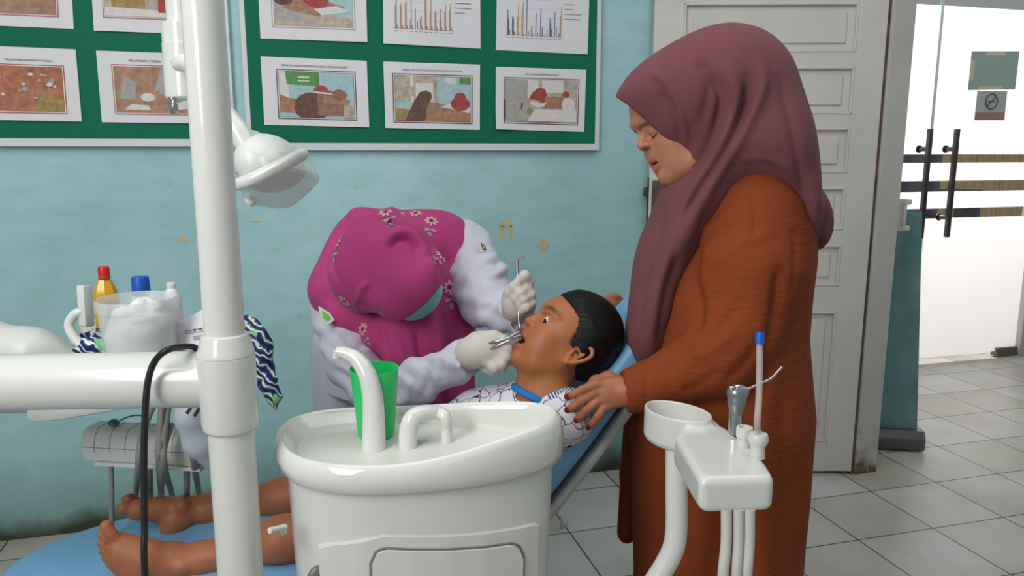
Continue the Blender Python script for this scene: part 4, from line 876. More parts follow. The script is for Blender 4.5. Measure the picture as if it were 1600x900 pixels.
# backrest
th = math.radians(48); ba_ = V(math.cos(th), 0, math.sin(th)); bn_ = V(-math.sin(th), 0, math.cos(th)); b0 = V(.345, 0, .50)
S_ = [0, .14, .25, .37, .5, .6, .66, .70]; NE = [1.285, 1.275, 1.28, 1.295, 1.31, 1.325, 1.345, 1.375]; FE = [1.70, 1.69, 1.655, 1.58, 1.49, 1.47, 1.45, 1.42]
def slab(o, s0, s1, n0, n1, grow, rad, name, m, par):
    rings = []; ns = 30
    for s_ in np.linspace(s0, s1, ns):
        ne, fe = np.interp(s_, S_, NE)-grow, np.interp(s_, S_, FE)+grow; yc, wv = (ne+fe)/2, (fe-ne)/2
        e = min(s_-s0, s1-s_); sh = min(1, math.sqrt(max(0.0, 1-(1-min(e/rad, 1))**2))*.75+.25); rr_ = []
        for a in np.linspace(0, 2*PI, 36, endpoint=False):
            ca_, sa = math.cos(a), math.sin(a); yy = wv*math.copysign(abs(ca_)**.38, ca_); nn_ = (n0+n1)/2+(n1-n0)/2*sh*math.copysign(abs(sa)**.38, sa)
            nn_ += -.014*(1-(yy/max(wv, .01))**2)*(1 if sa > 0 else 0)
            rr_.append(o+ba_*s_+V(0, yc+yy, 0)+bn_*nn_)
        rings.append(rr_)
    return B().loft(rings).build(name, m, par, angle=60)
br_ = slab(b0, .02, .70, .012, .085, 0, .05, 'backrest', m_blue, ch)
slab(b0, .03, .69, -.012, .013, .004, .05, 'back_shell', mat('shell_grey', (186, 188, 184), .4), ch)
q = B().box((-.30, YC-.13, .40), (.30, YC+.13, .45), bev=.01); q.build('seat_frame', m_white2, ch)
q = B().box((-.10, YC-.11, .05), (.22, YC+.11, .41), bev=.03); q.build('lift_column', m_white2, ch)
q = B().box((-.38, YC-.20, .0), (.36, YC+.20, .05), bev=.015); q.build('base', m_white2, ch)
k = S(); cchain(k, [(878, 806, 1.42, 4), (882, 816, 1.42, 6), (876, 826, 1.42, 3)], .004); solid('tie_rag', k, .003, mat('rag', (190, 188, 182), .9), ch)
# ================================================================== people
def H(x, y, G):                                                # a point at horizontal distance G in front of the photographer
    return P(x, y, G/(_cp-(y-450)/F*_sp))
def merge(name, parts, m, parent=None):
    vs, fs, cs, n = [], [], [], 0
    for sd, h, colf, post in parts:
        v, f = sd.mesh(h); v = relax(v, f, 2)
        if post: v = post(v, f)
        vs.append(v); fs.append(f+n); cs.append(colf(v)); n += len(v)
    return link(name, np.vstack(vs), np.vstack(fs), m, parent, None, True, np.vstack(cs))
def seg_d(v, pts):
    best = np.full(len(v), 1e9)
    for a, b in zip(pts[:-1], pts[1:]):
        ab = b-a; t = np.clip(((v-a)@ab)/max(ab@ab, 1e-12), 0, 1); best = np.minimum(best, np.linalg.norm(v-a-t[:, None]*ab, axis=1))
    return best
def mixc(c, rgb, k): k = np.clip(k, 0, 1)[:, None]; return c*(1-k)+np.array(lin(rgb))*k
def skin_base(v, rgb, var=.05):
    c = np.tile(np.array(lin(rgb)), (len(v), 1)); q = v*60
    return c*(1+var*(np.sin(q[:, 0]+np.sin(q[:, 1]*1.3))*np.cos(q[:, 2]*1.1)))[:, None]
m_skin = vcol(mat('skin', (170, 112, 80), .48, .4, bump=.10, bscale=420, sss=.12, bdist=.0006))
class Frame:
    def __init__(s, o, f, u):
        s.o = V(*o); s.f = nrm(f); s.u = nrm(u-np.dot(u, s.f)*s.f); s.l = np.cross(s.u, s.f); s.m = np.array([s.f, s.l, s.u])
    def p(s, f, l, u): return s.o+s.f*f+s.l*l+s.u*u
    def loc(s, v): return (v-s.o)@s.m.T
    def ell(s, f, l, u, rf, rl, ru): return s_ell(s.p(f, l, u), (rf, rl, ru), s.m)
    def cap(s, a, b, ra, rb): return s_cap(s.p(*a), s.p(*b), ra, rb)
def inplane(dx, dy): return R_*dx-U_*dy                          # a direction as it runs in the photograph (y down)
def eye(k, fr, c, r, opening, lidk=.0035):
    k.cut(fr.ell(c[0]+r*1.25, c[1], c[2]+r*.1, r*.75, r*1.35, r*.8), .007)
    k.add(s_ell(fr.p(*c), (r*1.13,)*3, fr.m), lidk)
    if opening: k.cut(fr.ell(c[0]+r*1.05, c[1], c[2], r*.8, r*.98, r*opening), .0012)
    k.add(s_ell(fr.p(*c), (r,)*3, fr.m))
def ear(k, fr, c, sgn, s_=1.0, tilt=-.38):
    T = lambda a, b, o=0: fr.p(c[0]+s_*(a*math.cos(tilt)+b*math.sin(tilt)), c[1]+sgn*(s_*(o+.10*abs(0))-a*s_*.45), c[2]+s_*(-a*math.sin(tilt)*0+b*math.cos(tilt)-a*math.sin(tilt)*.0))
    # a: backwards is negative, b: upwards, o: outwards
    k.add(s_ell(T(-.006, .002), (.0145*s_, .0042*s_, .024*s_), fr.m), .004)
    hel = [T(.006, .004, .004), T(.008, .018, .005), T(.000, .028, .006), T(-.012, .027, .007), T(-.020, .017, .007), T(-.020, .002, .006), T(-.013, -.013, .005), T(-.004, -.024, .004)]
    k.chain(spline(hel, 4), [.0032*s_]*29, .0022); k.add(s_cap(T(-.004, -.022, .003), T(-.001, -.016, .003), .0058*s_, .0045*s_), .003)
    k.add(s_cap(T(.004, -.006, .003), T(.004, .000, .004), .0036*s_, .003*s_), .002)
    k.chain([T(-.008, .020, .003), T(-.011, .008, .004), T(-.009, -.006, .003)], [.0024*s_, .0028*s_, .0024*s_], .002)
    k.cut(s_ell(T(-.002, .000, .0055), (.0058*s_, .0048*s_, .0085*s_), fr.m), .002)
    k.cut(s_ell(T(-.004, .018, .0065), (.0060*s_, .0030*s_, .0050*s_), fr.m), .002)

# ------------------------------------------------------------------ the boy in the chair
D0 = 1.49
bf_ = nrm(inplane(-.81, -.587)*.975-W_*.20); bu_ = inplane(.587, -.81)
bh = Frame(P(886, 520, D0), bf_, bu_)
k = S()
k.add(bh.ell(-.012, 0, .014, .078, .068, .066)); k.add(bh.ell(-.028, 0, .026, .066, .064, .060), .02)          # skull
k.add(bh.ell(.018, 0, -.030, .047, .056, .062), .03)                                                             # face
k.chain([bh.p(-.008, .050, -.048), bh.p(.024, .034, -.084), bh.p(.046, .0, -.090)], [.016, .017, .016], .025); k.chain([bh.p(-.008, -.050, -.048), bh.p(.024, -.034, -.084), bh.p(.046, .0, -.090)], [.016, .017, .016], .025)
k.add(bh.ell(.016, 0, -.082, .032, .030, .018), .02)
for sg_ in (1, -1):
    k.add(bh.ell(.040, sg_*.032, -.034, .022, .021, .022), .02); k.add(bh.cap((.060, sg_*.010, .016), (.047, sg_*.044, .014), .007, .006), .012)
    k.add(bh.cap((.046, sg_*.030, -.058), (.030, sg_*.036, -.078), .012, .012), .02)
for sg_ in (1, -1): k.add(bh.ell(.028, sg_*.038, -.052, .026, .020, .026), .02)
k.add(bh.ell(.052, 0, -.040, .018, .026, .013), .014)                                                            # upper muzzle
k.add(bh.cap((.060, 0, .002), (.0750, 0, -.0240), .0050, .0076), .008)                                         # nose
for sg_ in (1, -1): k.add(bh.ell(.0660, sg_*.0110, -.0275, .0085, .0064, .0064), .003); k.cut(bh.ell(.0705, sg_*.0060, -.0340, .0040, .0030, .0034), .0015)
k.add(bh.ell(.050, 0, -.092, .014, .017, .013), .012)                                                            # chin
k.cut(bh.ell(.070, 0, -.0640, .036, .0185, .0105), .004)                                                         # open mouth
lipU = [bh.p(.052, .021, -.0585), bh.p(.064, .012, -.0525), bh.p(.0705, 0, -.0500), bh.p(.064, -.012, -.0525), bh.p(.052, -.021, -.0585)]
lipL = [bh.p(.052, .021, -.0605), bh.p(.0635, .012, -.0730), bh.p(.0690, 0, -.0770), bh.p(.0635, -.012, -.0730), bh.p(.052, -.021, -.0605)]
k.chain(spline(lipU, 3), [.0040]*13, .004); k.chain(spline(lipL, 3), [.0046]*13, .004)
teeth = [bh.p(.055, .013, -.0555), bh.p(.0635, .006, -.0540), bh.p(.0645, 0, -.0538), bh.p(.0635, -.006, -.0540), bh.p(.055, -.013, -.0555)]
k.chain(teeth, [.0030]*5)
tongue = [bh.p(.035, 0, -.0735), bh.p(.054, 0, -.0720)]; k.add(s_cap(tongue[0], tongue[1], .010, .008))
EB = [(.0475, .0295, -.0035), (.0475, -.0295, -.0035)]; ER = .0130
for c in EB: eye(k, bh, c, ER, .66)
ear(k, bh, (-.014, .0665, -.024), 1, 1.0); ear(k, bh, (-.014, -.0665, -.024), -1, 1.0)
k.chain([bh.p(-.022, 0, -.045), P(858, 585, 1.49), P(846, 612, 1.49), P(835, 640, 1.49)], [.043, .040, .044, .055], .03)
k.add(s_cap(P(848, 616, 1.48), P(882, 640, 1.44), .035, .03), .03); k.add(s_cap(P(842, 618, 1.50), P(818, 630, 1.55), .030, .022), .03)
look = nrm(bh.f*.80+bh.l*.10-bh.u*.62)                          # looking down towards the dentist's hands
def boy_cols(v):
    c = skin_base(v, (168, 104, 66)); q = bh.loc(v); f, l, u = q.T
    c = mixc(c, (150, 84, 56), np.exp(-((u+.028)/.02)**2-((np.abs(l)-.035)/.02)**2)*.12*(f > .02))
    c = mixc(c, (146, 78, 66), (1.6-seg_d(v, spline(lipU, 3))/.0045)*.8); c = mixc(c, (156, 86, 72), (1.6-seg_d(v, spline(lipL, 3))/.0052)*.8)
    mouth = (f > .012) & (f < .066) & (np.abs(l) < .0175) & (u > -.073) & (u < -.0545) & (seg_d(v, spline(lipU, 3)) > .0050) & (seg_d(v, spline(lipL, 3)) > .0056)
    c[mouth] = lin((74, 26, 24)); t = (seg_d(v, tongue) < .0105) & mouth; c[t] = lin((140, 66, 60))
    c[seg_d(v, teeth) < .0034] = lin((226, 214, 190))
    for sg_ in (1, -1):
        br = [bh.p(.0655, sg_*.012, .0150), bh.p(.0610, sg_*.028, .0200), bh.p(.0480, sg_*.046, .0170)]
        c = mixc(c, (56, 32, 22), (1.5-seg_d(v, spline(br, 4))/.0052)*.8)
        ec = bh.p(*EB[0 if sg_ > 0 else 1]); dv = v-ec; r = np.linalg.norm(dv, axis=1); on = (r < ER*1.045) & (np.abs((dv@bh.u)) < ER*.70) & (dv@bh.f > 0)
        ang = (dv@look)/np.maximum(r, 1e-9); ii = np.where(on)[0]
        c[ii] = lin((222, 214, 206)); c[ii[ang[ii] > .68]] = lin((40, 24, 18)); c[ii[ang[ii] > .92]] = lin((10, 8, 8))
        lid = [bh.p(EB[0][0]+ER*.62, sg_*(EB[0][1]-ER*.95), EB[0][2]+.001), bh.p(EB[0][0]+ER*1.02, sg_*EB[0][1], EB[0][2]+ER*.70), bh.p(EB[0][0]+ER*.55, sg_*(EB[0][1]+ER*.98), EB[0][2]+.001)]
        c = mixc(c, (44, 26, 20), (1.1-seg_d(v, spline(lid, 4))/.0018)*.8)
    c = mixc(c, (60, 34, 24), np.clip((.004-(f-np.interp(u, HU, HF)))/.006, 0, 1)*(u > -.075)*.8*(np.abs(l) < .072)*(f < .05))
    return c
HU = [-.085, -.078, -.060, -.034, -.022, -.012, .000, .015, .034, .045, .053, .090]; HF = [-.20, -.066, -.052, -.040, -.020, .006, .008, .006, .010, .030, .052, .060]
# rest of the boy's body: trunk, arms under the shirt, bare legs and feet
kb = S()
neck = P(846, 612, 1.49); pel = V(.215, 1.48, .600)
kb.chain([neck*.75+pel*.25+V(0, 0, -.03), neck*.4+pel*.6, pel], [.055, .062, .070], .04)
for y, s_ in ((1.37, 1), (1.62, -1)):
    kb.chain([(P(884, 655, 1.445) if s_ > 0 else P(800, 645, 1.58)), V(.33, YC-s_*.15, .66), V(.20, YC-s_*.08, .665)], [.032, .030, .024], .03)
    hd = V(.165, YC-s_*.055, .665); kb.add(s_ell(hd, (.035, .028, .013)), .02)
    for i_ in range(4): kb.chain([hd+V(-.025, -s_*(.021-.014*i_), 0), hd+V(-.055, -s_*(.022-.014*i_), -.004), hd+V(-.075, -s_*(.02-.013*i_), -.016)], [.0075, .007, .006], .004)
    kb.chain([hd+V(.01, s_*.02, 0), hd+V(-.01, s_*.045, .002), hd+V(-.03, s_*.05, -.002)], [.009, .008, .007], .004)
kn = [P(575, 818, 1.42), P(575, 758, 1.60)]
kb.chain([pel+V(0, -.06, 0), kn[0]], [.07, .052], .03); kb.chain([pel+V(0, .06, 0), kn[1]], [.07, .052], .03)
kl = S()
# near leg and foot
kl.chain([kn[0], P(440, 843, 1.40), P(375, 861, 1.405), P(318, 873, 1.40), P(275, 878, 1.395)], [.046, .040, .0345, .0285, .029], .02)
kl.add(s_cap(P(268, 880, 1.40), P(250, 896, 1.40), .030, .029), .02)
kl.chain([P(262, 878, 1.39), P(225, 876, 1.375), P(188, 864, 1.36)], [.031, .031, .022], .02); kl.chain([P(250, 890, 1.39), P(214, 888, 1.375), P(186, 876, 1.36)], [.027, .024, .018], .02)
kl.chain([P(225, 868, 1.37), P(187, 848, 1.36)], [.026, .018], .02); kl.add(s_cap(P(286, 884, 1.375), P(287, 885, 1.374), .014, .014), .012)
for a, b, r0, r1 in (((186, 848), (166, 822), .0135, .0118), ((180, 852), (159, 835), .0098, .0088), ((178, 860), (159, 849), .0092, .0084), ((178, 868), (161, 861), .0088, .0080), ((180, 876), (165, 872), .0084, .0078)):
    A_ = P(*a, 1.355); B_ = P(*b, 1.345); kl.chain([A_, A_*.45+B_*.55-W_*.003, B_], [r0*.9, r0*.76, r1*.9], .0022)
# far leg and foot
kl.chain([kn[1], P(440, 777, 1.60), P(385, 787, 1.60), P(325, 796, 1.59), P(285, 800, 1.58)], [.046, .037, .033, .028, .028], .02)
kl.chain([P(286, 804, 1.57), P(274, 818, 1.555), P(267, 827, 1.55)], [.029, .025, .018], .015); kl.add(s_cap(P(283, 790, 1.55), P(284, 790, 1.549), .014, .014), .012)
kl.chain([P(280, 798, 1.57), P(250, 794, 1.55), P(217, 794, 1.53)], [.026, .0185, .018], .02); kl.chain([P(236, 800, 1.54), P(212, 800, 1.53)], [.015, .0155], .012)
for a, b, r0, r1, d_ in (((217, 797), (194, 794), .0150, .0135, 1.52), ((214, 790), (198, 780), .0105, .0100, 1.54), ((216, 788), (203, 777), .0095, .0088, 1.56), ((218, 788), (209, 778), .009, .008, 1.575), ((220, 789), (213, 780), .0085, .0075, 1.59)):
    A_ = P(*a, d_+.01); B_ = P(*b, d_); kl.chain([A_, A_*.5+B_*.5, B_], [r0*.95, r0*.8, r1*.95], .0022)
def leg_cols(v): return skin_base(v, (160, 98, 66), .06)
boy = merge('boy', [(k, .00125, boy_cols, None), (kb, .007, leg_cols, None), (kl, .0021, leg_cols, None)], m_skin)
prop(boy, 'barefoot boy in patterned white shirt lying open-mouthed on the blue chair', 'person')
# hair
kskull = S(); kskull.add(bh.ell(-.012, 0, .014, .078, .068, .066)); kskull.add(bh.ell(-.028, 0, .026, .066, .064, .060), .02); kskull.add(bh.ell(-.042, 0, -.020, .046, .054, .046), .03)
def hair_f(p):
    q = bh.loc(p); hl = (q[:, 0]-np.interp(q[:, 2], HU, HF))*.8+.0007*np.sin(q[:, 2]*700+q[:, 1]*300)+.0007*np.sin(q[:, 2]*1310+q[:, 0]*900); return kskull(p)-np.clip(.0012-.32*hl, -.012, .0088)
kh = S(); kh.add((hair_f, kskull.lo-.012, kskull.hi+.012))
def hair_post(v, f):
    n = vnormals(v, f); q = bh.loc(v); a = np.arctan2(q[:, 1], q[:, 2]+.02); return v+n*(.0004*np.sin(a*110+4*np.sin(q[:, 0]*50))+.0003*np.sin(a*43+q[:, 0]*60))[:, None]
m_hair = mat('black_hair', (15, 12, 12), .55, .3, bump=.6, bscale=120, stretch=(1, 1, 1), bdist=.002)
solid('hair', kh, .0018, m_hair, boy, post=hair_post, label='short black hair')
# shirt
ks = S()
ks.chain([neck*.92+pel*.08+V(.0, .0, -.03), neck*.55+pel*.45, pel], [.066, .078, .085], .05)
shN, shF = P(884, 650, 1.445), P(800, 636, 1.58)
ks.chain([neck+V(0, 0, -.035), shN], [.060, .050], .03); ks.chain([neck+V(0, 0, -.035), shF], [.055, .040], .03)
ks.chain([shN, V(.33, YC-.150, .665)], [.050, .046], .02); ks.chain([shF, V(.33, YC+.15, .665)], [.044, .044], .02)
nk = nrm(P(858, 585, 1.49)-P(842, 622, 1.49))
ks.cut(s_cap(P(838, 627, 1.478), P(862, 572, 1.485), .046, .050), .004)
m_shirt = mat('patterned_shirt', (212, 208, 212), .8, .2)
def shirt_nodes():
    nt, b = nodes_of(m_shirt); N = nt.nodes.new; L = nt.links.new; g = N('ShaderNodeTexCoord')
    n0 = N('ShaderNodeTexNoise'); n0.inputs['Scale'].default_value = 18; L(g.outputs['Object'], n0.inputs[0])
    mx0 = N('ShaderNodeMix'); mx0.data_type = 'VECTOR'; mx0.inputs[0].default_value = .06; L(g.outputs['Object'], mx0.inputs[4]); L(n0.outputs['Color'], mx0.inputs[5])
    vo = N('ShaderNodeTexVoronoi'); vo.feature = 'DISTANCE_TO_EDGE'; vo.inputs['Scale'].default_value = 34; L(mx0.outputs[1], vo.inputs[0])
    r = N('ShaderNodeValToRGB'); r.color_ramp.elements[0].position = .020; r.color_ramp.elements[1].position = .035; r.color_ramp.elements[0].color = (*lin((40, 46, 92)), 1); r.color_ramp.elements[1].color = (*lin((214, 210, 214)), 1); L(vo.outputs[0], r.inputs[0])
    n1 = N('ShaderNodeTexNoise'); n1.inputs['Scale'].default_value = 16; L(g.outputs['Object'], n1.inputs[0])
    r1 = N('ShaderNodeValToRGB'); r1.color_ramp.interpolation = 'CONSTANT'; r1.color_ramp.elements[1].position = .60; r1.color_ramp.elements[0].color = (0, 0, 0, 1); r1.color_ramp.elements[1].color = (1, 1, 1, 1); L(n1.outputs[0], r1.inputs[0])
    wv = N('ShaderNodeTexWave'); wv.inputs['Scale'].default_value = 60; wv.inputs['Distortion'].default_value = 3; L(g.outputs['Object'], wv.inputs[0])
    r2 = N('ShaderNodeValToRGB'); r2.color_ramp.interpolation = 'CONSTANT'; r2.color_ramp.elements[1].position = .5; r2.color_ramp.elements[0].color = (*lin((38, 70, 140)), 1); r2.color_ramp.elements[1].color = (*lin((216, 212, 216)), 1); L(wv.outputs[0], r2.inputs[0])
    mx = N('ShaderNodeMix'); mx.data_type = 'RGBA'; L(r1.outputs[0], mx.inputs[0]); L(r.outputs[0], mx.inputs[6]); L(r2.outputs[0], mx.inputs[7]); L(mx.outputs[2], b.inputs['Base Color'])
shirt_nodes()
solid('shirt', ks, .004, m_shirt, boy, label='white shirt with navy line pattern')
q = B(); ringp = []
cN = P(841, 619, 1.482); e1 = nrm(np.cross(nk, V(0, 1, 0))); e2 = np.cross(nk, e1)
for a in np.linspace(0, 2*PI, 40): ringp.append(cN+e1*(.048*math.cos(a))+e2*(.050*math.sin(a)))
q.tube(ringp, .0095, 12, caps=False, flat=.7); q.build('collar', mat('collar_blue', (28, 112, 184), .8), boy, label='bright blue round collar')
kq = S(); kq.chain([pel+V(.02, 0, 0), pel+V(-.02, -.06, .0), kn[0]+V(.05, 0, 0)], [.10, .085, .066], .04); kq.chain([pel+V(-.02, .06, .0), kn[1]+V(.05, 0, 0)], [.085, .066], .04)
solid('shorts', kq, .007, mat('navy_shorts', (40, 48, 84), .85), boy)

# ------------------------------------------------------------------ the woman in brown
GM = 1.48
dh_ = GM/(_cp-(220-450)/F*_sp); sc_ = dh_/F
mf_ = nrm(inplane(-.857, .515)*.985-W_*.16); mu_ = inplane(-.515, -.857)
mh = Frame(P(1054, 178.5, dh_), mf_, mu_)
q_ = sc_/.00125                                               # the face was measured at 1.25 mm per pixel
class FS(Frame):
    pass
def M(f, l, u): return (f*q_, l*q_, u*q_)
km = S()
def me(f, l, u, a, b, c, k_=0.0): km.add(mh.ell(*M(f, l, u), a*q_, b*q_, c*q_), k_)
me(-.012, 0, .020, .092, .074, .080); me(.020, 0, -.045, .058, .064, .070, .03)
for sg_ in (1, -1):
    km.chain([mh.p(*M(-.005, sg_*.056, -.060)), mh.p(*M(.035, sg_*.040, -.094)), mh.p(*M(.070, sg_*.010, -.098))], [.022, .021, .016], .03)
    me(.050, sg_*.036, -.045, .030, .028, .032, .02); me(.058, sg_*.028, -.075, .022, .022, .022, .02)
    km.add(mh.cap(M(.078, sg_*.010, .022), M(.060, sg_*.048, .018), .008, .007), .014)
me(.048, 0, -.092, .034, .038, .022, .02)
me(.066, 0, -.056, .022, .030, .024, .016)
me(.078, 0, -.096, .013, .017, .012, .010)
km.add(mh.cap(M(.073, 0, .004), M(.0905, 0, -.0190), .0060, .0088), .010)
for sg_ in (1, -1): me(.0820, sg_*.0125, -.0245, .0105, .0075, .0075, .004); km.cut(mh.ell(*M(.0880, sg_*.0065, -.0320), .0042, .0032, .0034), .002)
mlU = [mh.p(*M(.071, .023, -.0625)), mh.p(*M(.0845, .012, -.0550)), mh.p(*M(.0905, 0, -.0540)), mh.p(*M(.0845, -.012, -.0550)), mh.p(*M(.071, -.023, -.0625))]
mlL = [mh.p(*M(.071, .022, -.0650)), mh.p(*M(.0825, .012, -.0715)), mh.p(*M(.0870, 0, -.0735)), mh.p(*M(.0825, -.012, -.0715)), mh.p(*M(.071, -.022, -.0650))]
km.cut(mh.ell(*M(.096, 0, -.0637), .020, .016, .0030), .002)
km.chain(spline(mlU, 3), list(np.interp(np.arange(13), [0, 6, 12], [.0022, .0048, .0022])), .005); km.chain(spline(mlL, 3), list(np.interp(np.arange(13), [0, 6, 12], [.0024, .0058, .0024])), .005)
MEB = [(.0625, .0300, -.0150), (.0625, -.0300, -.0150)]; MER = .0128
for c in MEB: eye(km, mh, M(*c), MER, .13, .004)
km.chain([mh.p(-.03, 0, -.05), H(1115, 290, GM), H(1135, 340, GM)], [.055, .055, .07], .04)
def mom_cols(v):
    c = skin_base(v, (184, 124, 94), .04); q = mh.loc(v)/q_; f, l, u = q.T
    c = mixc(c, (176, 104, 84), np.exp(-((u+.045)/.022)**2-((np.abs(l)-.045)/.022)**2)*.3*(f > .02))
    c = mixc(c, (146, 52, 56), 1.75-seg_d(v, spline(mlU, 3))/.0046); c = mixc(c, (158, 48, 52), 1.75-seg_d(v, spline(mlL, 3))/.0056)
    for sg_ in (1, -1):
        br = [mh.p(*M(.0845, sg_*.010, .0070)), mh.p(*M(.080, sg_*.026, .0085)), mh.p(*M(.066, sg_*.048, .0020))]
        c = mixc(c, (70, 42, 34), (1.45-seg_d(v, spline(br, 4))/.0046)*.8)
        lid = [mh.p(*M(.0705, sg_*.0185, -.0185)), mh.p(*M(.0770, sg_*.0300, -.0205)), mh.p(*M(.0700, sg_*.0430, -.0190))]
        c = mixc(c, (46, 28, 24), (1.4-seg_d(v, spline(lid, 4))/.0026)*.95)
        c = mixc(c, (150, 96, 76), (1.0-seg_d(v, [p_+mh.u*.007 for p_ in spline(lid, 4)])/.005)*.5)
    return c
# hands
dl_ = 1.392
kmh = S()
kmh.chain([P(1020, 607, dl_+.0), P(988, 611, dl_)], [.030, .0285], .01)
kmh.add(s_ell(P(955, 614, dl_), (30*dl_/F, 25*dl_/F, .0165), np.array([nrm(inplane(.99, -.12)), nrm(inplane(.12, .99)), -W_])), .016)
kn_ = [((932, 600), (910, 609), (896, 616), (886, 620)), ((929, 613), (909, 626), (896, 635), (886, 641)), ((932, 627), (916, 641), (907, 650), (899, 657)), ((943, 638), (934, 651), (926, 661), (919, 668))]
tips = []
for j, L_ in enumerate(kn_):
    r0 = (.0098, .0100, .0096, .0088)[j]; zz_ = (-.004, -.010, -.004, .004)
    pts = [P(x, y, dl_+z_) for (x, y), z_ in zip(L_, zz_)]; kmh.chain([P(972, 608+j*4, dl_)]+pts, [.012, r0*.92, r0*.80, r0*.76, r0*.64], .003); tips.append(pts[-1])
kmh.chain([P(972, 600, dl_+.012), P(950, 590, dl_+.02), P(931, 596, dl_+.03), P(920, 606, dl_+.035)], [.014, .0115, .0105, .009], .008)
def hand_cols(v):
    c = skin_base(v, (168, 106, 76), .05)
    for t in tips: c = mixc(c, (122, 22, 32), (1.25-np.linalg.norm(v-(t-W_*.006+R_*-.0015), axis=1)/.0062)*3)
    for L_ in kn_:
        for x, y in L_[1:2]: c = mixc(c, (136, 80, 58), (1-np.linalg.norm(v-P(x, y, dl_-.018), axis=1)/.009)*.5)
    return c
kfar = S()                                                     # her other hand, on the far edge of the headrest
kfar.chain([P(1010, 520, 1.80), P(985, 494, 1.78), P(966, 482, 1.76)], [.026, .024, .020], .01)
for i_, (x, y) in enumerate(((940, 469), (944, 474), (948, 480), (951, 487))): kfar.chain([P(966, 478+i_*4, 1.76), P(x+9, y-2, 1.73), P(x, y, 1.715)], [.011, .009, .0075], .005)
kfar.chain([P(972, 474, 1.77), P(961, 464, 1.75), P(953, 464, 1.74)], [.012, .010, .008], .005)
kbod = S()
for y_, r_ in ((0, 0),): pass
kbod.chain([H(1150, 380, GM), H(1130, 520, GM), H(1130, 640, GM)], [.11, .12, .13], .05)
kbod.chain([H(1170, 340, GM-.06), H(1165, 540, GM-.10), P(1080, 585, 1.40), P(1010, 607, dl_)], [.055, .045, .036, .027], .02); kbod.chain([H(1120, 350, GM+.10), H(1080, 470, GM+.20), P(1010, 520, 1.80)], [.05, .04, .028], .02)
for s_ in (1, -1):
    hp = H(1130, 640, GM+s_*.07); ft = V(.78+.02*s_, 1.33+.09*s_, .05); kbod.chain([hp, hp*.45+ft*.55, ft], [.085, .055, .038], .03); kbod.chain([ft, ft+V(-.13, 0, -.022)], [.036, .028], .02)
def body_cols(v): return skin_base(v, (168, 106, 76), .04)
mom = merge('woman', [(km, .0014, mom_cols, None), (kmh, .0016, hand_cols, None), (kfar, .003, body_cols, None), (kbod, .010, body_cols, None)], m_skin)
prop(mom, 'woman in rust brown dress and mauve headscarf standing with one hand on the chair back', 'person')
# dress
m_dress = mat('rust_crepe', (132, 64, 34), .85, .12, bump=.9, bscale=110, vary=.08, vscale=8, stretch=(.22, .22, 1), bdist=.003)
rows = [(1142, 985, 1242, .20), (1000, 988, 1240, .20), (900, 991, 1240, .195), (820, 990, 1248, .19), (760, 989, 1256, .185), (700, 986, 1262, .18), (640, 984, 1268, .178), (580, 992, 1263, .172), (520, 1004, 1258, .166), (460, 1018, 1263, .160), (400, 1040, 1271, .15), (350, 1060, 1272, .13), (310, 1085, 1258, .11), (285, 1110, 1235, .08)]
base_ = H(1130, 600, GM); Rh = nrm(V(R_[0], R_[1], 0)); Wh = nrm(V(W_[0], W_[1], 0))
hs, cxs, rxs, rys = [], [], [], []
for y, a, b, ry in rows:
    pa, pb_ = H(a, y, GM), H(b, y, GM); hs.append(pa[2]); cxs.append(((pa+pb_)/2-base_)@Rh); rxs.append(np.linalg.norm(pb_-pa)/2*.985); rys.append(ry)
ysg = np.cross(V(0, 0, 1), Rh)
kd = S(); kd.add(s_loft((base_[0], base_[1], 0), (0, 0, 1), Rh, hs, cxs, [0]*len(hs), rxs, rys))
armN = [(H(1182, 322, GM-.07), .068), (H(1172, 420, GM-.10), .082), (H(1150, 520, GM-.13), .076), (P(1118, 560, 1.37), .066), (P(1062, 584, 1.385), .050), (P(1012, 604, dl_), .0415), (P(985, 611, dl_), .0395)]
kd.chain([a for a, _ in armN], [b for _, b in armN], .022, .05)
kd.cut(s_cap(P(950, 616, dl_), P(900, 620, dl_), .0445, .0445))
armF_ = None
armF = [(H(1120, 345, GM+.11), .065), (H(1075, 470, GM+.20), .06), (P(1015, 525, 1.80), .042), (P(992, 504, 1.785), .036)]
kd.chain([a for a, _ in armF], [b for _, b in armF], .03, .04)
kd.chain([H(996, 640, GM+.09), H(986, 740, GM+.10), H(979, 832, GM+.11)], [.028, .024, .020], .012)       # hanging side panel
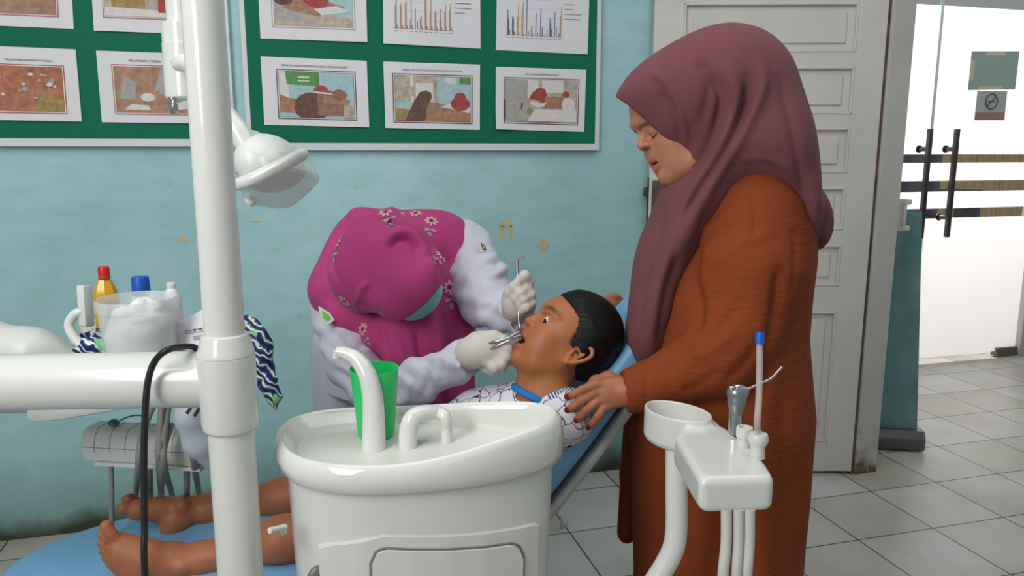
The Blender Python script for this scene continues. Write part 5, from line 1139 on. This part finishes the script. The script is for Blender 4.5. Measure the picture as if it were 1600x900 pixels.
def dress_post(v, f):
    n = vnormals(v, f)
    for line, amp, wd in ((((1165, 300), (1180, 330), (1178, 380)), -.004, 5), (((1092, 380), (1082, 430), (1092, 480), (1085, 530)), -.010, 9), (((1075, 395), (1105, 370), (1150, 350)), -.006, 8), (((1110, 420), (1150, 385), (1215, 360)), .004, 9),
                          (((1090, 540), (1120, 520), (1160, 470)), -.005, 9), (((1075, 560), (1110, 548), (1150, 515)), .004, 8), (((1130, 600), (1165, 570), (1200, 520)), -.006, 10), (((1040, 590), (1060, 560), (1085, 540)), -.004, 7), (((1060, 615), (1095, 600), (1130, 575)), -.004, 8), (((1012, 640), (1008, 605), (1014, 572)), -.0035, 4),
                          (((1222, 400), (1215, 480), (1200, 570), (1175, 640)), -.012, 12), (((1235, 560), (1225, 680), (1222, 860)), -.006, 16), (((1090, 680), (1085, 780), (1090, 1000)), -.010, 18), (((1035, 670), (1030, 780), (1035, 1000)), -.008, 14), (((1150, 660), (1155, 800), (1160, 1050)), -.008, 20), (((1200, 700), (1190, 820), (1200, 1050)), .006, 16),
                          (((1240, 350), (1245, 400), (1238, 470)), -.004, 7), (((1100, 350), (1135, 320), (1160, 300)), -.004, 7)):
        v = fold(v, n, line, amp, wd)
    z = v[:, 2]; q = np.clip((.80-z)/.5, 0, 1); X, Y, _ = px(v); return v+n*(q*.006*np.sin(X/11+np.sin(z*6)))[:, None]
solid('dress', kd, .0055, m_dress, mom, post=dress_post, label='rust brown crepe dress with long sleeves')
for s_ in (1, -1):
    ft = V(.78+.02*s_, 1.33+.09*s_, .0); kk = S(); kk.add(s_ell(ft+V(-.06, 0, .028), (.125, .044, .034))); kk.cut(s_plane(ft+V(0, 0, .002), (0, 0, -1))); solid('shoe', kk, .006, mat('shoe_dark', (50, 40, 36), .6), mom)
# headscarf
m_scarf = mat('mauve_cloth', (114, 68, 73), .85, .15, bump=.25, bscale=240, vary=.05, vscale=9, bdist=.0008, sheen=.05)
kv = S()
def hb(x, y, rx, ry, rz, ang=0, k_=.03, g=0.0):
    o = H(x, y, GM+g); d_ = (o-EYE)@W_; a = math.radians(ang); e1_ = inplane(math.cos(a), math.sin(a)); e2_ = inplane(-math.sin(a), math.cos(a)); kv.add(s_ell(o, (rx*d_/F, ry*d_/F, rz), np.array([e1_, e2_, -W_])), k_)
hb(1090, 152, 112, 92, .118, -22); hb(1142, 128, 92, 86, .112, 20); hb(1020, 146, 60, 42, .088, -28, .03); hb(992, 146, 38, 15, .06, -30, .012); hb(1178, 190, 74, 120, .115, -14, .04)
hb(1198, 234, 56, 92, .130, -22, .05); hb(1138, 243, 80, 54, .130, 0, .04)
hb(1228, 300, 34, 90, .13, -15, .03, .02); hb(1262, 340, 22, 54, .10, -12, .02, .03)
hb(1090, 300, 52, 74, .11, 30, .04); hb(1052, 370, 45, 92, .105, 22, .03); hb(1020, 460, 35, 108, .085, 10, .03, -.02); hb(1010, 528, 29, 46, .07, 6, .02, -.02)
hb(1062, 268, 34, 30, .07, 20, .02)
e_ = nrm(inplane(121, 107)); nrm_ = nrm(inplane(-.66, .75))
def face_hole(p):
    X, Y, z = px(p); s_ = 1200/ z
    xs_ = np.array([955, 962, 985, 1022, 1049, 1070, 1080, 1081, 1074, 1060, 1043, 1030, 990, 900]); 
    poly = np.array([(930, 120), (956, 147), (962, 152), (982, 165), (1005, 185), (1022, 201), (1036, 213), (1049, 224), (1062, 235), (1073, 245), (1080, 256), (1080, 264), (1074, 272), (1062, 280), (1050, 287), (1040, 291), (1030, 296), (1010, 305), (960, 320), (880, 320), (860, 120)], float)
    # distance to the outline, carried straight through the head sideways
    X, Y, z = px(p)
    n = len(poly); d = np.full(len(p), 1e9); ins = np.zeros(len(p), bool)
    for i in range(n):
        a, b = poly[i], poly[(i+1) % n]; ab = b-a; t = np.clip(((X-a[0])*ab[0]+(Y-a[1])*ab[1])/(ab@ab), 0, 1); d = np.minimum(d, np.hypot(X-a[0]-t*ab[0], Y-a[1]-t*ab[1]))
        cr = ((a[1] <= Y) & (b[1] > Y)) | ((b[1] <= Y) & (a[1] > Y)); xi = a[0]+(Y-a[1])/np.where(abs(b[1]-a[1]) < 1e-9, 1e-9, b[1]-a[1])*(b[0]-a[0]); ins ^= cr & (X < xi)
    return np.where(ins, -d, d)*sc_
kv.cut((face_hole, None, None), .004)
def scarf_post(v, f):
    n = vnormals(v, f)
    for line, amp, wd in ((((1128, 95), (1150, 150), (1128, 230), (1085, 300), (1060, 360), (1030, 450), (1012, 550)), .013, 11), (((1112, 110), (1128, 160), (1108, 225), (1068, 285)), -.010, 8), (((1185, 80), (1190, 140), (1160, 210), (1110, 290), (1075, 360), (1055, 420)), .011, 10), (((1168, 110), (1165, 165), (1130, 240), (1090, 300), (1062, 350)), -.012, 8),
                          (((1010, 110), (1040, 130), (1062, 170), (1075, 235)), .005, 6), (((1030, 140), (1052, 175), (1066, 225)), -.005, 5), (((1215, 110), (1235, 180), (1250, 260), (1262, 330)), -.007, 9), (((1040, 330), (1010, 420), (992, 530)), -.007, 7), (((1062, 390), (1040, 460), (1030, 550)), -.007, 8), (((1150, 250), (1200, 248), (1236, 268)), .003, 6), (((1090, 90), (1110, 130), (1095, 200)), -.006, 9)):
        v = fold(v, n, line, amp, wd)
    return v
solid('headscarf', kv, .0032, m_scarf, mom, post=scarf_post, label='mauve draped headscarf')

# ------------------------------------------------------------------ the dentist bending over
def coat_S():
    k = S()
    cchain(k, [(530, 490, 1.92, 36), (620, 430, 2.02, 70), (718, 392, 1.97, 44)], .06)
    k.add(s_loft(P(622, 640, 2.12)*V(1, 1, 0), (0, 0, 1), Rh, [.62, .80, .90, .97], [0, 0, -.005, .0], [0, 0, -.01, -.02], [.195, .195, .185, .15], [.14, .13, .12, .08]), .06)
    return k
kc = coat_S()
cchain(kc, [(524, 488, 1.90, 38), (548, 560, 1.80, 38), (588, 618, 1.69, 36)], .03); cchain(kc, [(588, 618, 1.69, 36), (650, 596, 1.60, 33), (742, 556, 1.50, 30)], .02)
kc.cut(s_cap(P(762, 550, 1.485), P(800, 540, 1.46), .060, .060))
cchain(kc, [(726, 388, 1.97, 42), (748, 440, 1.86, 44), (756, 472, 1.78, 38)], .03); cchain(kc, [(756, 472, 1.78, 38), (780, 486, 1.68, 31), (818, 500, 1.57, 26)], .02)
kc.cut(s_cap(P(846, 494, 1.53), P(870, 490, 1.50), .066, .066))
def coat_post(v, f):
    n = vnormals(v, f); X, Y, _ = px(v); m_ = np.clip((v[:, 1]*-1+1.98)/.15, 0, 1)
    v = v+n*(m_*(.0030*np.sin(X/6.5+Y/11+2*np.sin(Y/17))+.0022*np.sin(X/15-Y/5.5+1.5*np.sin(X/21))))[:, None]
    for line, amp, wd in ((((512, 545), (560, 570), (600, 565)), -.010, 6), (((520, 575), (560, 600), (590, 590)), -.008, 6), (((530, 530), (575, 548), (610, 540)), -.006, 6), (((640, 628), (645, 600), (635, 580)), -.006, 6), (((665, 618), (668, 590), (656, 572)), -.005, 6), (((690, 608), (690, 578), (682, 556)), -.005, 6), (((620, 630), (622, 600), (612, 585)), -.006, 6),
                          (((738, 430), (765, 410), (785, 415)), -.007, 6), (((742, 455), (770, 435), (792, 432)), -.006, 6), (((745, 400), (762, 385), (775, 395)), -.005, 6), (((748, 490), (775, 470), (790, 450)), -.006, 6)): v = fold(v, n, line, amp, wd)
    return v
kb2 = S()
cchain(kb2, [(605, 420, 1.73, 55), (612, 445, 1.76, 42), (622, 460, 1.88, 36)], .04); cchain(kb2, [(560, 480, 1.95, 40), (620, 450, 2.02, 55), (700, 410, 1.98, 40)], .05)
kb2.chain([P(620, 460, 2.02), V(.20, 2.10, .85), V(.20, 2.12, .72)], [.12, .13, .13], .06)
cchain(kb2, [(530, 495, 1.90, 26), (586, 616, 1.69, 22), (716, 566, 1.53, 15), (752, 548, 1.49, 14)], .03); cchain(kb2, [(724, 395, 1.96, 26), (756, 472, 1.78, 22), (800, 494, 1.60, 14), (810, 470, 1.55, 12)], .03)
for s_ in (1, -1):
    kb2.chain([V(.20+.09*s_, 2.12, .72), V(.19+.10*s_, 2.10, .40), V(.19+.10*s_, 2.12, .07)], [.085, .06, .042], .03); kb2.chain([V(.19+.10*s_, 2.12, .05), V(.17+.10*s_, 1.97, .035)], [.038, .03], .02)
dent = merge('dentist', [(kb2, .008, lambda v: skin_base(v, (190, 140, 110)), None)], m_skin)
prop(dent, 'woman in white coat and pink flowered headscarf bending over the boy with gloved hands', 'person')
m_coat = mat('white_coat', (206, 204, 218), .8, .2, bump=.2, bscale=300, bdist=.0006)
solid('coat', kc, .005, m_coat, dent, post=coat_post, label='white long-sleeved coat')
kt = S()
for s_ in (1, -1): kt.chain([V(.20+.085*s_, 2.12, .72), V(.19+.10*s_, 2.10, .40), V(.19+.10*s_, 2.12, .10)], [.105, .085, .075], .03)
solid('trousers', kt, .010, mat('white_trousers', (200, 198, 210), .8), dent)
for s_ in (1, -1):
    ft = V(.18+.10*s_, 2.04, 0); kk = S(); kk.add(s_ell(ft+V(0, 0, .028), (.044, .125, .036))); kk.cut(s_plane(ft+V(0, 0, .002), (0, 0, -1))); solid('shoe', kk, .007, mat('shoe_dark', (50, 40, 36), .6), dent)
m_pink = mat('pink_cloth', (182, 66, 124), .8, .2, bump=.2, bscale=260, vary=.05, vscale=9, bdist=.0007, sheen=.05)
kp = S()
def pe(x, y, d, rx, ry, rz, ang=0, k_=.02):
    a = math.radians(ang); kp.add(s_ell(P(x, y, d), (rx*d/F, ry*d/F, rz), np.array([inplane(math.cos(a), math.sin(a)), inplane(-math.sin(a), math.cos(a)), -W_])), k_)
pe(612, 420, 1.93, 112, 92, .13, 0); pe(575, 385, 1.97, 52, 58, .09, -30, .03); pe(535, 452, 1.90, 52, 52, .11, 20, .03)
pe(672, 390, 1.95, 66, 62, .13, 10, .03); cchain(kp, [(693, 380, 1.95, 44), (704, 450, 1.88, 37), (706, 540, 1.84, 36), (706, 640, 1.84, 36), (706, 760, 1.86, 34)], .03)
pe(560, 490, 1.84, 54, 36, .08, 22, .02); pe(600, 520, 1.80, 36, 36, .07, 10, .02)
cchain(kp, [(640, 480, 1.80, 50), (648, 540, 1.77, 50), (662, 600, 1.80, 48), (672, 680, 1.84, 48)], .02); cchain(kp, [(608, 520, 1.76, 24), (634, 552, 1.74, 20), (652, 556, 1.72, 16)], .015)
for f_ in range(1): pass
kdome = S()
def de(x, y, d, rx, ry, rz, ang=0, k_=.02):
    a = math.radians(ang); kdome.add(s_ell(P(x, y, d), (rx*d/F, ry*d/F, rz), np.array([inplane(math.cos(a), math.sin(a)), inplane(-math.sin(a), math.cos(a)), -W_])), k_)
de(603, 412, 1.70, 86, 80, .115, 28); de(640, 444, 1.66, 54, 50, .090, 42, .03); de(622, 464, 1.66, 46, 34, .07, 15, .02); de(664, 430, 1.66, 28, 40, .07, 35, .02); de(566, 420, 1.74, 50, 68, .09, 10, .03)
ed = nrm(inplane(62, -58)); en_ = nrm(inplane(.68, .73))
kdome.keep(s_plane(P(657, 473, 1.66), en_*1.0+W_*.25), .006)
kp2 = S(); kp2.ops = list(kp.ops); kp2.lo = kp.lo.copy(); kp2.hi = kp.hi.copy()
kp2.add((kdome, kdome.lo, kdome.hi), .002)
def pink_post(v, f):
    n = vnormals(v, f)
    v = fold(v, n, ((540, 455), (514, 410), (532, 362), (572, 340), (612, 341), (656, 366), (684, 405), (692, 440)), -.014, 3.5)
    v = fold(v, n, ((545, 345), (560, 328), (600, 322), (625, 338)), .010, 7)
    for line, amp, wd in ((((602, 385), (615, 366), (640, 366), (660, 388), (668, 402)), .012, 7), (((610, 392), (622, 374), (642, 376), (656, 396)), -.010, 5), (((560, 470), (566, 450), (580, 440)), .007, 6), (((556, 472), (575, 482), (598, 492)), -.007, 5), (((545, 352), (590, 338), (625, 360)), -.006, 6),
                          (((592, 500), (606, 560), (640, 600)), -.012, 6), (((622, 520), (632, 560), (650, 590)), .008, 7), (((650, 505), (662, 570), (690, 630)), -.015, 8), (((676, 480), (690, 550), (700, 630)), .006, 8), (((690, 440), (715, 520), (722, 620)), -.004, 8), (((500, 455), (540, 490), (590, 515)), -.004, 8)): v = fold(v, n, line, amp, wd)
    return v
pv, pf = kp2.mesh(.004); pv = relax(pv, pf, 2); pv = pink_post(pv, pf); pn_ = vnormals(pv, pf)
# embroidered flowers lie on the cloth
PX_, PY_, PZ_ = px(pv)
bb_ = B(); bb_.v = pv.tolist(); bb_.f = pf.tolist(); bb_.m = [0]*len(pf)
def on_cloth(x, y):
    m = np.where((np.hypot(PX_-x, PY_-y) < 6) & (pn_@W_ < -.15))[0]
    if len(m) == 0: m = np.where((np.hypot(PX_-x, PY_-y) < 12) & (pn_@W_ < .1))[0]
    m = m[PZ_[m] < PZ_[m].min()+.03]; i = m[np.argmin(np.hypot(PX_[m]-x, PY_[m]-y))]; return pv[i], pn_[i]
def flower(x, y, a=0, s_=1.0):
    o, n0 = on_cloth(x, y); e1_ = nrm(R_-n0*(R_@n0)); e2_ = nrm(-U_+n0*(U_@n0)-e1_*((-U_+n0*(U_@n0))@e1_)); u_ = 2.3/F*s_
    near = np.where(np.linalg.norm(pv-o, axis=1) < .07)[0]
    def put(dx_, dy_, off):
        q = o+(e1_*(dx_*math.cos(a)-dy_*math.sin(a))+e2_*(dx_*math.sin(a)+dy_*math.cos(a)))*u_
        j = near[np.argmin(np.linalg.norm(pv[near]-q, axis=1))]; return q-pn_[j]*((q-pv[j])@pn_[j])+pn_[j]*off
    def petal(x0, y0, an, l, w_, m):
        bb_.add([put(x0+l*t*math.cos(an)-w_*q*math.sin(an), y0+l*t*math.sin(an)+w_*q*math.cos(an), .0016) for t, q in ((0, 0), (.35, 1), (.7, .8), (1, 0), (.7, -.8), (.35, -1))], [list(range(6))], m)
    for i in range(8): petal(2.2*math.cos(i*PI/4), 2.2*math.sin(i*PI/4), i*PI/4, 7.5, 1.9, 1)
    bb_.add([put(2.4*math.cos(t), 2.4*math.sin(t), .0022) for t in np.linspace(0, 2*PI, 8, endpoint=False)], [list(range(8))], 3)
    for an, y0, l, w_ in ((.25, 15, 9, 2.6), (PI-.25, 15, 9, 2.6), (PI/2, 19, 10, 3)): petal(0, y0, an, l, w_, 2)
for x, y, a, s_ in ((673, 346, 0, 1), (693, 398, 0, 1), (704, 449, -.1, 1), (538, 470, -.5, 1), (568, 514, -.2, 1), (604, 331, -.4, 1), (650, 334, 1.3, 1), (524, 376, .9, 1)): flower(x, y, a, s_)
bb_.build('headscarf', [m_pink, mat('thread_pink', (222, 164, 168), .7), mat('thread_grey', (160, 154, 162), .7), mat('thread_dark', (92, 36, 48), .7)], dent, angle=None, label='pink headscarf with embroidered flowers')
kk = S(); kk.add(s_ell(P(652, 462, 1.70), (44*1.7/F, 34*1.7/F, .05), np.array([inplane(.73, -.68), inplane(.68, .73), -W_])))
solid('face_mask', kk, .003, mat('mask_teal', (136, 208, 196), .8, bump=.2, bscale=200), dent, label='teal surgical mask')
# badges on the sleeves
def badge(pts, d, m, m2, nm, lab):
    o = [P(x, y, d) for x, y in pts]; q = B().prism(o, W_*.006, 0, bev=.0008); ctr = sum(o)/len(o); q.prism([ctr+(p_-ctr)*.55-W_*.0008 for p_ in o], -W_*.0008, 1); b_ = q.build(nm, [m, m2], dent, smooth=False, label=lab)
badge(((497, 478), (516, 489), (523, 500), (512, 508), (501, 498)), 1.775, mat('badge_white', (212, 216, 214), .7), mat('badge_green', (130, 190, 70), .7), 'sleeve_badge', 'white and green badge')
badge(((751, 378), (758, 384), (760, 391), (754, 391)), 1.835, mat('badge_navy', (30, 58, 70), .7), mat('badge_gold', (180, 170, 70), .7), 'sleeve_badge', 'dark badge')
# gloves
m_glove = mat('latex_glove', (204, 196, 188), .55, .4, bump=.45, bscale=90, stretch=(1, 1, 1), bdist=.002, sss=.1)
kg = S(); dg = 1.49
kg.chain([P(716, 562, 1.53), P(732, 553, 1.505)], [.027, .030], .01)
kg.add(s_ell(P(755, 546, dg), (34*dg/F, 27*dg/F, .030), np.array([inplane(.97, -.15), inplane(.15, .97), -W_])), .02)
cchain(kg, [(745, 532, dg, 14), (772, 526, dg-.01, 9.5), (786, 532, dg-.012, 8.5), (797, 541, dg-.006, 7.5)], .008)      # thumb over the handles
for i_, (a, b, c_, e) in enumerate((((775, 534), (792, 545), (797, 551), (788, 553)), ((772, 545), (790, 557), (792, 564), (782, 564)), ((768, 556), (784, 568), (783, 574), (772, 572)), ((758, 562), (772, 574), (770, 579), (758, 576)))):
    kg.chain([P(*a, dg-.012), P(*b, dg-.018), P(*c_, dg-.006), P(*e, dg+.008)], [.0115, .0108, .0102, .0095], .005)
solid('glove', kg, .0019, m_glove, dent, label='latex glove gripping forceps')
kg = S(); dg2 = 1.54
kg.chain([P(800, 494, 1.60), P(805, 484, 1.565)], [.024, .027], .01)
kg.add(s_ell(P(810, 466, dg2), (25*dg2/F, 28*dg2/F, .026), np.array([inplane(.9, .3), inplane(-.3, .9), -W_])), .02)
for a, b, c_, e, r_ in (((822, 455), (826, 440), (820, 431), (813, 436), .0112), ((826, 462), (824, 450), (813, 458), (806, 467), .0112), ((829, 470), (829, 460), (818, 468), (812, 476), .0108), ((828, 480), (830, 474), (822, 480), (815, 485), .0098)):
    kg.chain([P(*a, dg2), P(*b, dg2-.022), P(*c_, dg2-.034), P(*e, dg2-.030)], [.0115, r_, r_*.95, r_*.88], .004)
kg.chain([P(796, 468, dg2), P(797, 456, dg2-.015), P(804, 448, dg2-.026), P(808, 443, dg2-.030)], [.013, .0112, .0100, .0090], .006)
solid('glove', kg, .0019, m_glove, dent, label='latex glove holding mirror')
# tools in her hands
mm = thing('mouth_mirror', P(811, 512, dg2-.03), 'thin steel mouth mirror held upright in a gloved hand above the boy', 'dental mirror')
B().tube([P(808, 405, dg2-.022), P(808.6, 450, dg2-.026), P(809.5, 480, dg2-.03)], [.0030, .0030, .0024], 12).build('handle', m_chrome, mm)
B().tube([P(809.5, 480, dg2-.03), P(811, 505, dg2-.035), P(813, 516, dg2-.04)], [.0020, .0016, .0015], 10).build('shank', m_chrome, mm)
B().lathe([(.0055, -.001), (.0075, 0), (.0075, .0015), (.006, .002)], P(813, 517, dg2-.042), 20, axis=-W_*.7+R_*.5).build('mirror_disc', m_chrome, mm)
fc_ = thing('extraction_forceps', P(800, 533, 1.47), 'steel extraction forceps gripped by the other glove, beaks in the open mouth', 'forceps')
for s_, nm in ((1, 'handle'), (-1, 'handle')):
    B().tube([P(752, 548+s_*7, 1.475), P(775, 537+s_*4, 1.462), P(797, 529+s_*2.2, 1.46)], [.0042, .0042, .0036], 12, sm=5, flat=.7).build(nm, m_chrome, fc_)
B().lathe([(.0040, -.003), (.0048, -.002), (.0048, .002), (.0040, .003)], P(799, 528, 1.46), 20, axis=W_).build('pivot', m_chrome, fc_)
for s_ in (1, -1): B().tube([P(798, 528+s_*1.5, 1.46), P(808, 523+s_*3, 1.462), P(815, 522+s_*1.6, 1.465), P(819, 526+s_*.8, 1.468)], [.0036, .0030, .0022, .0014], 10, sm=5).build('beak', m_chrome, fc_)
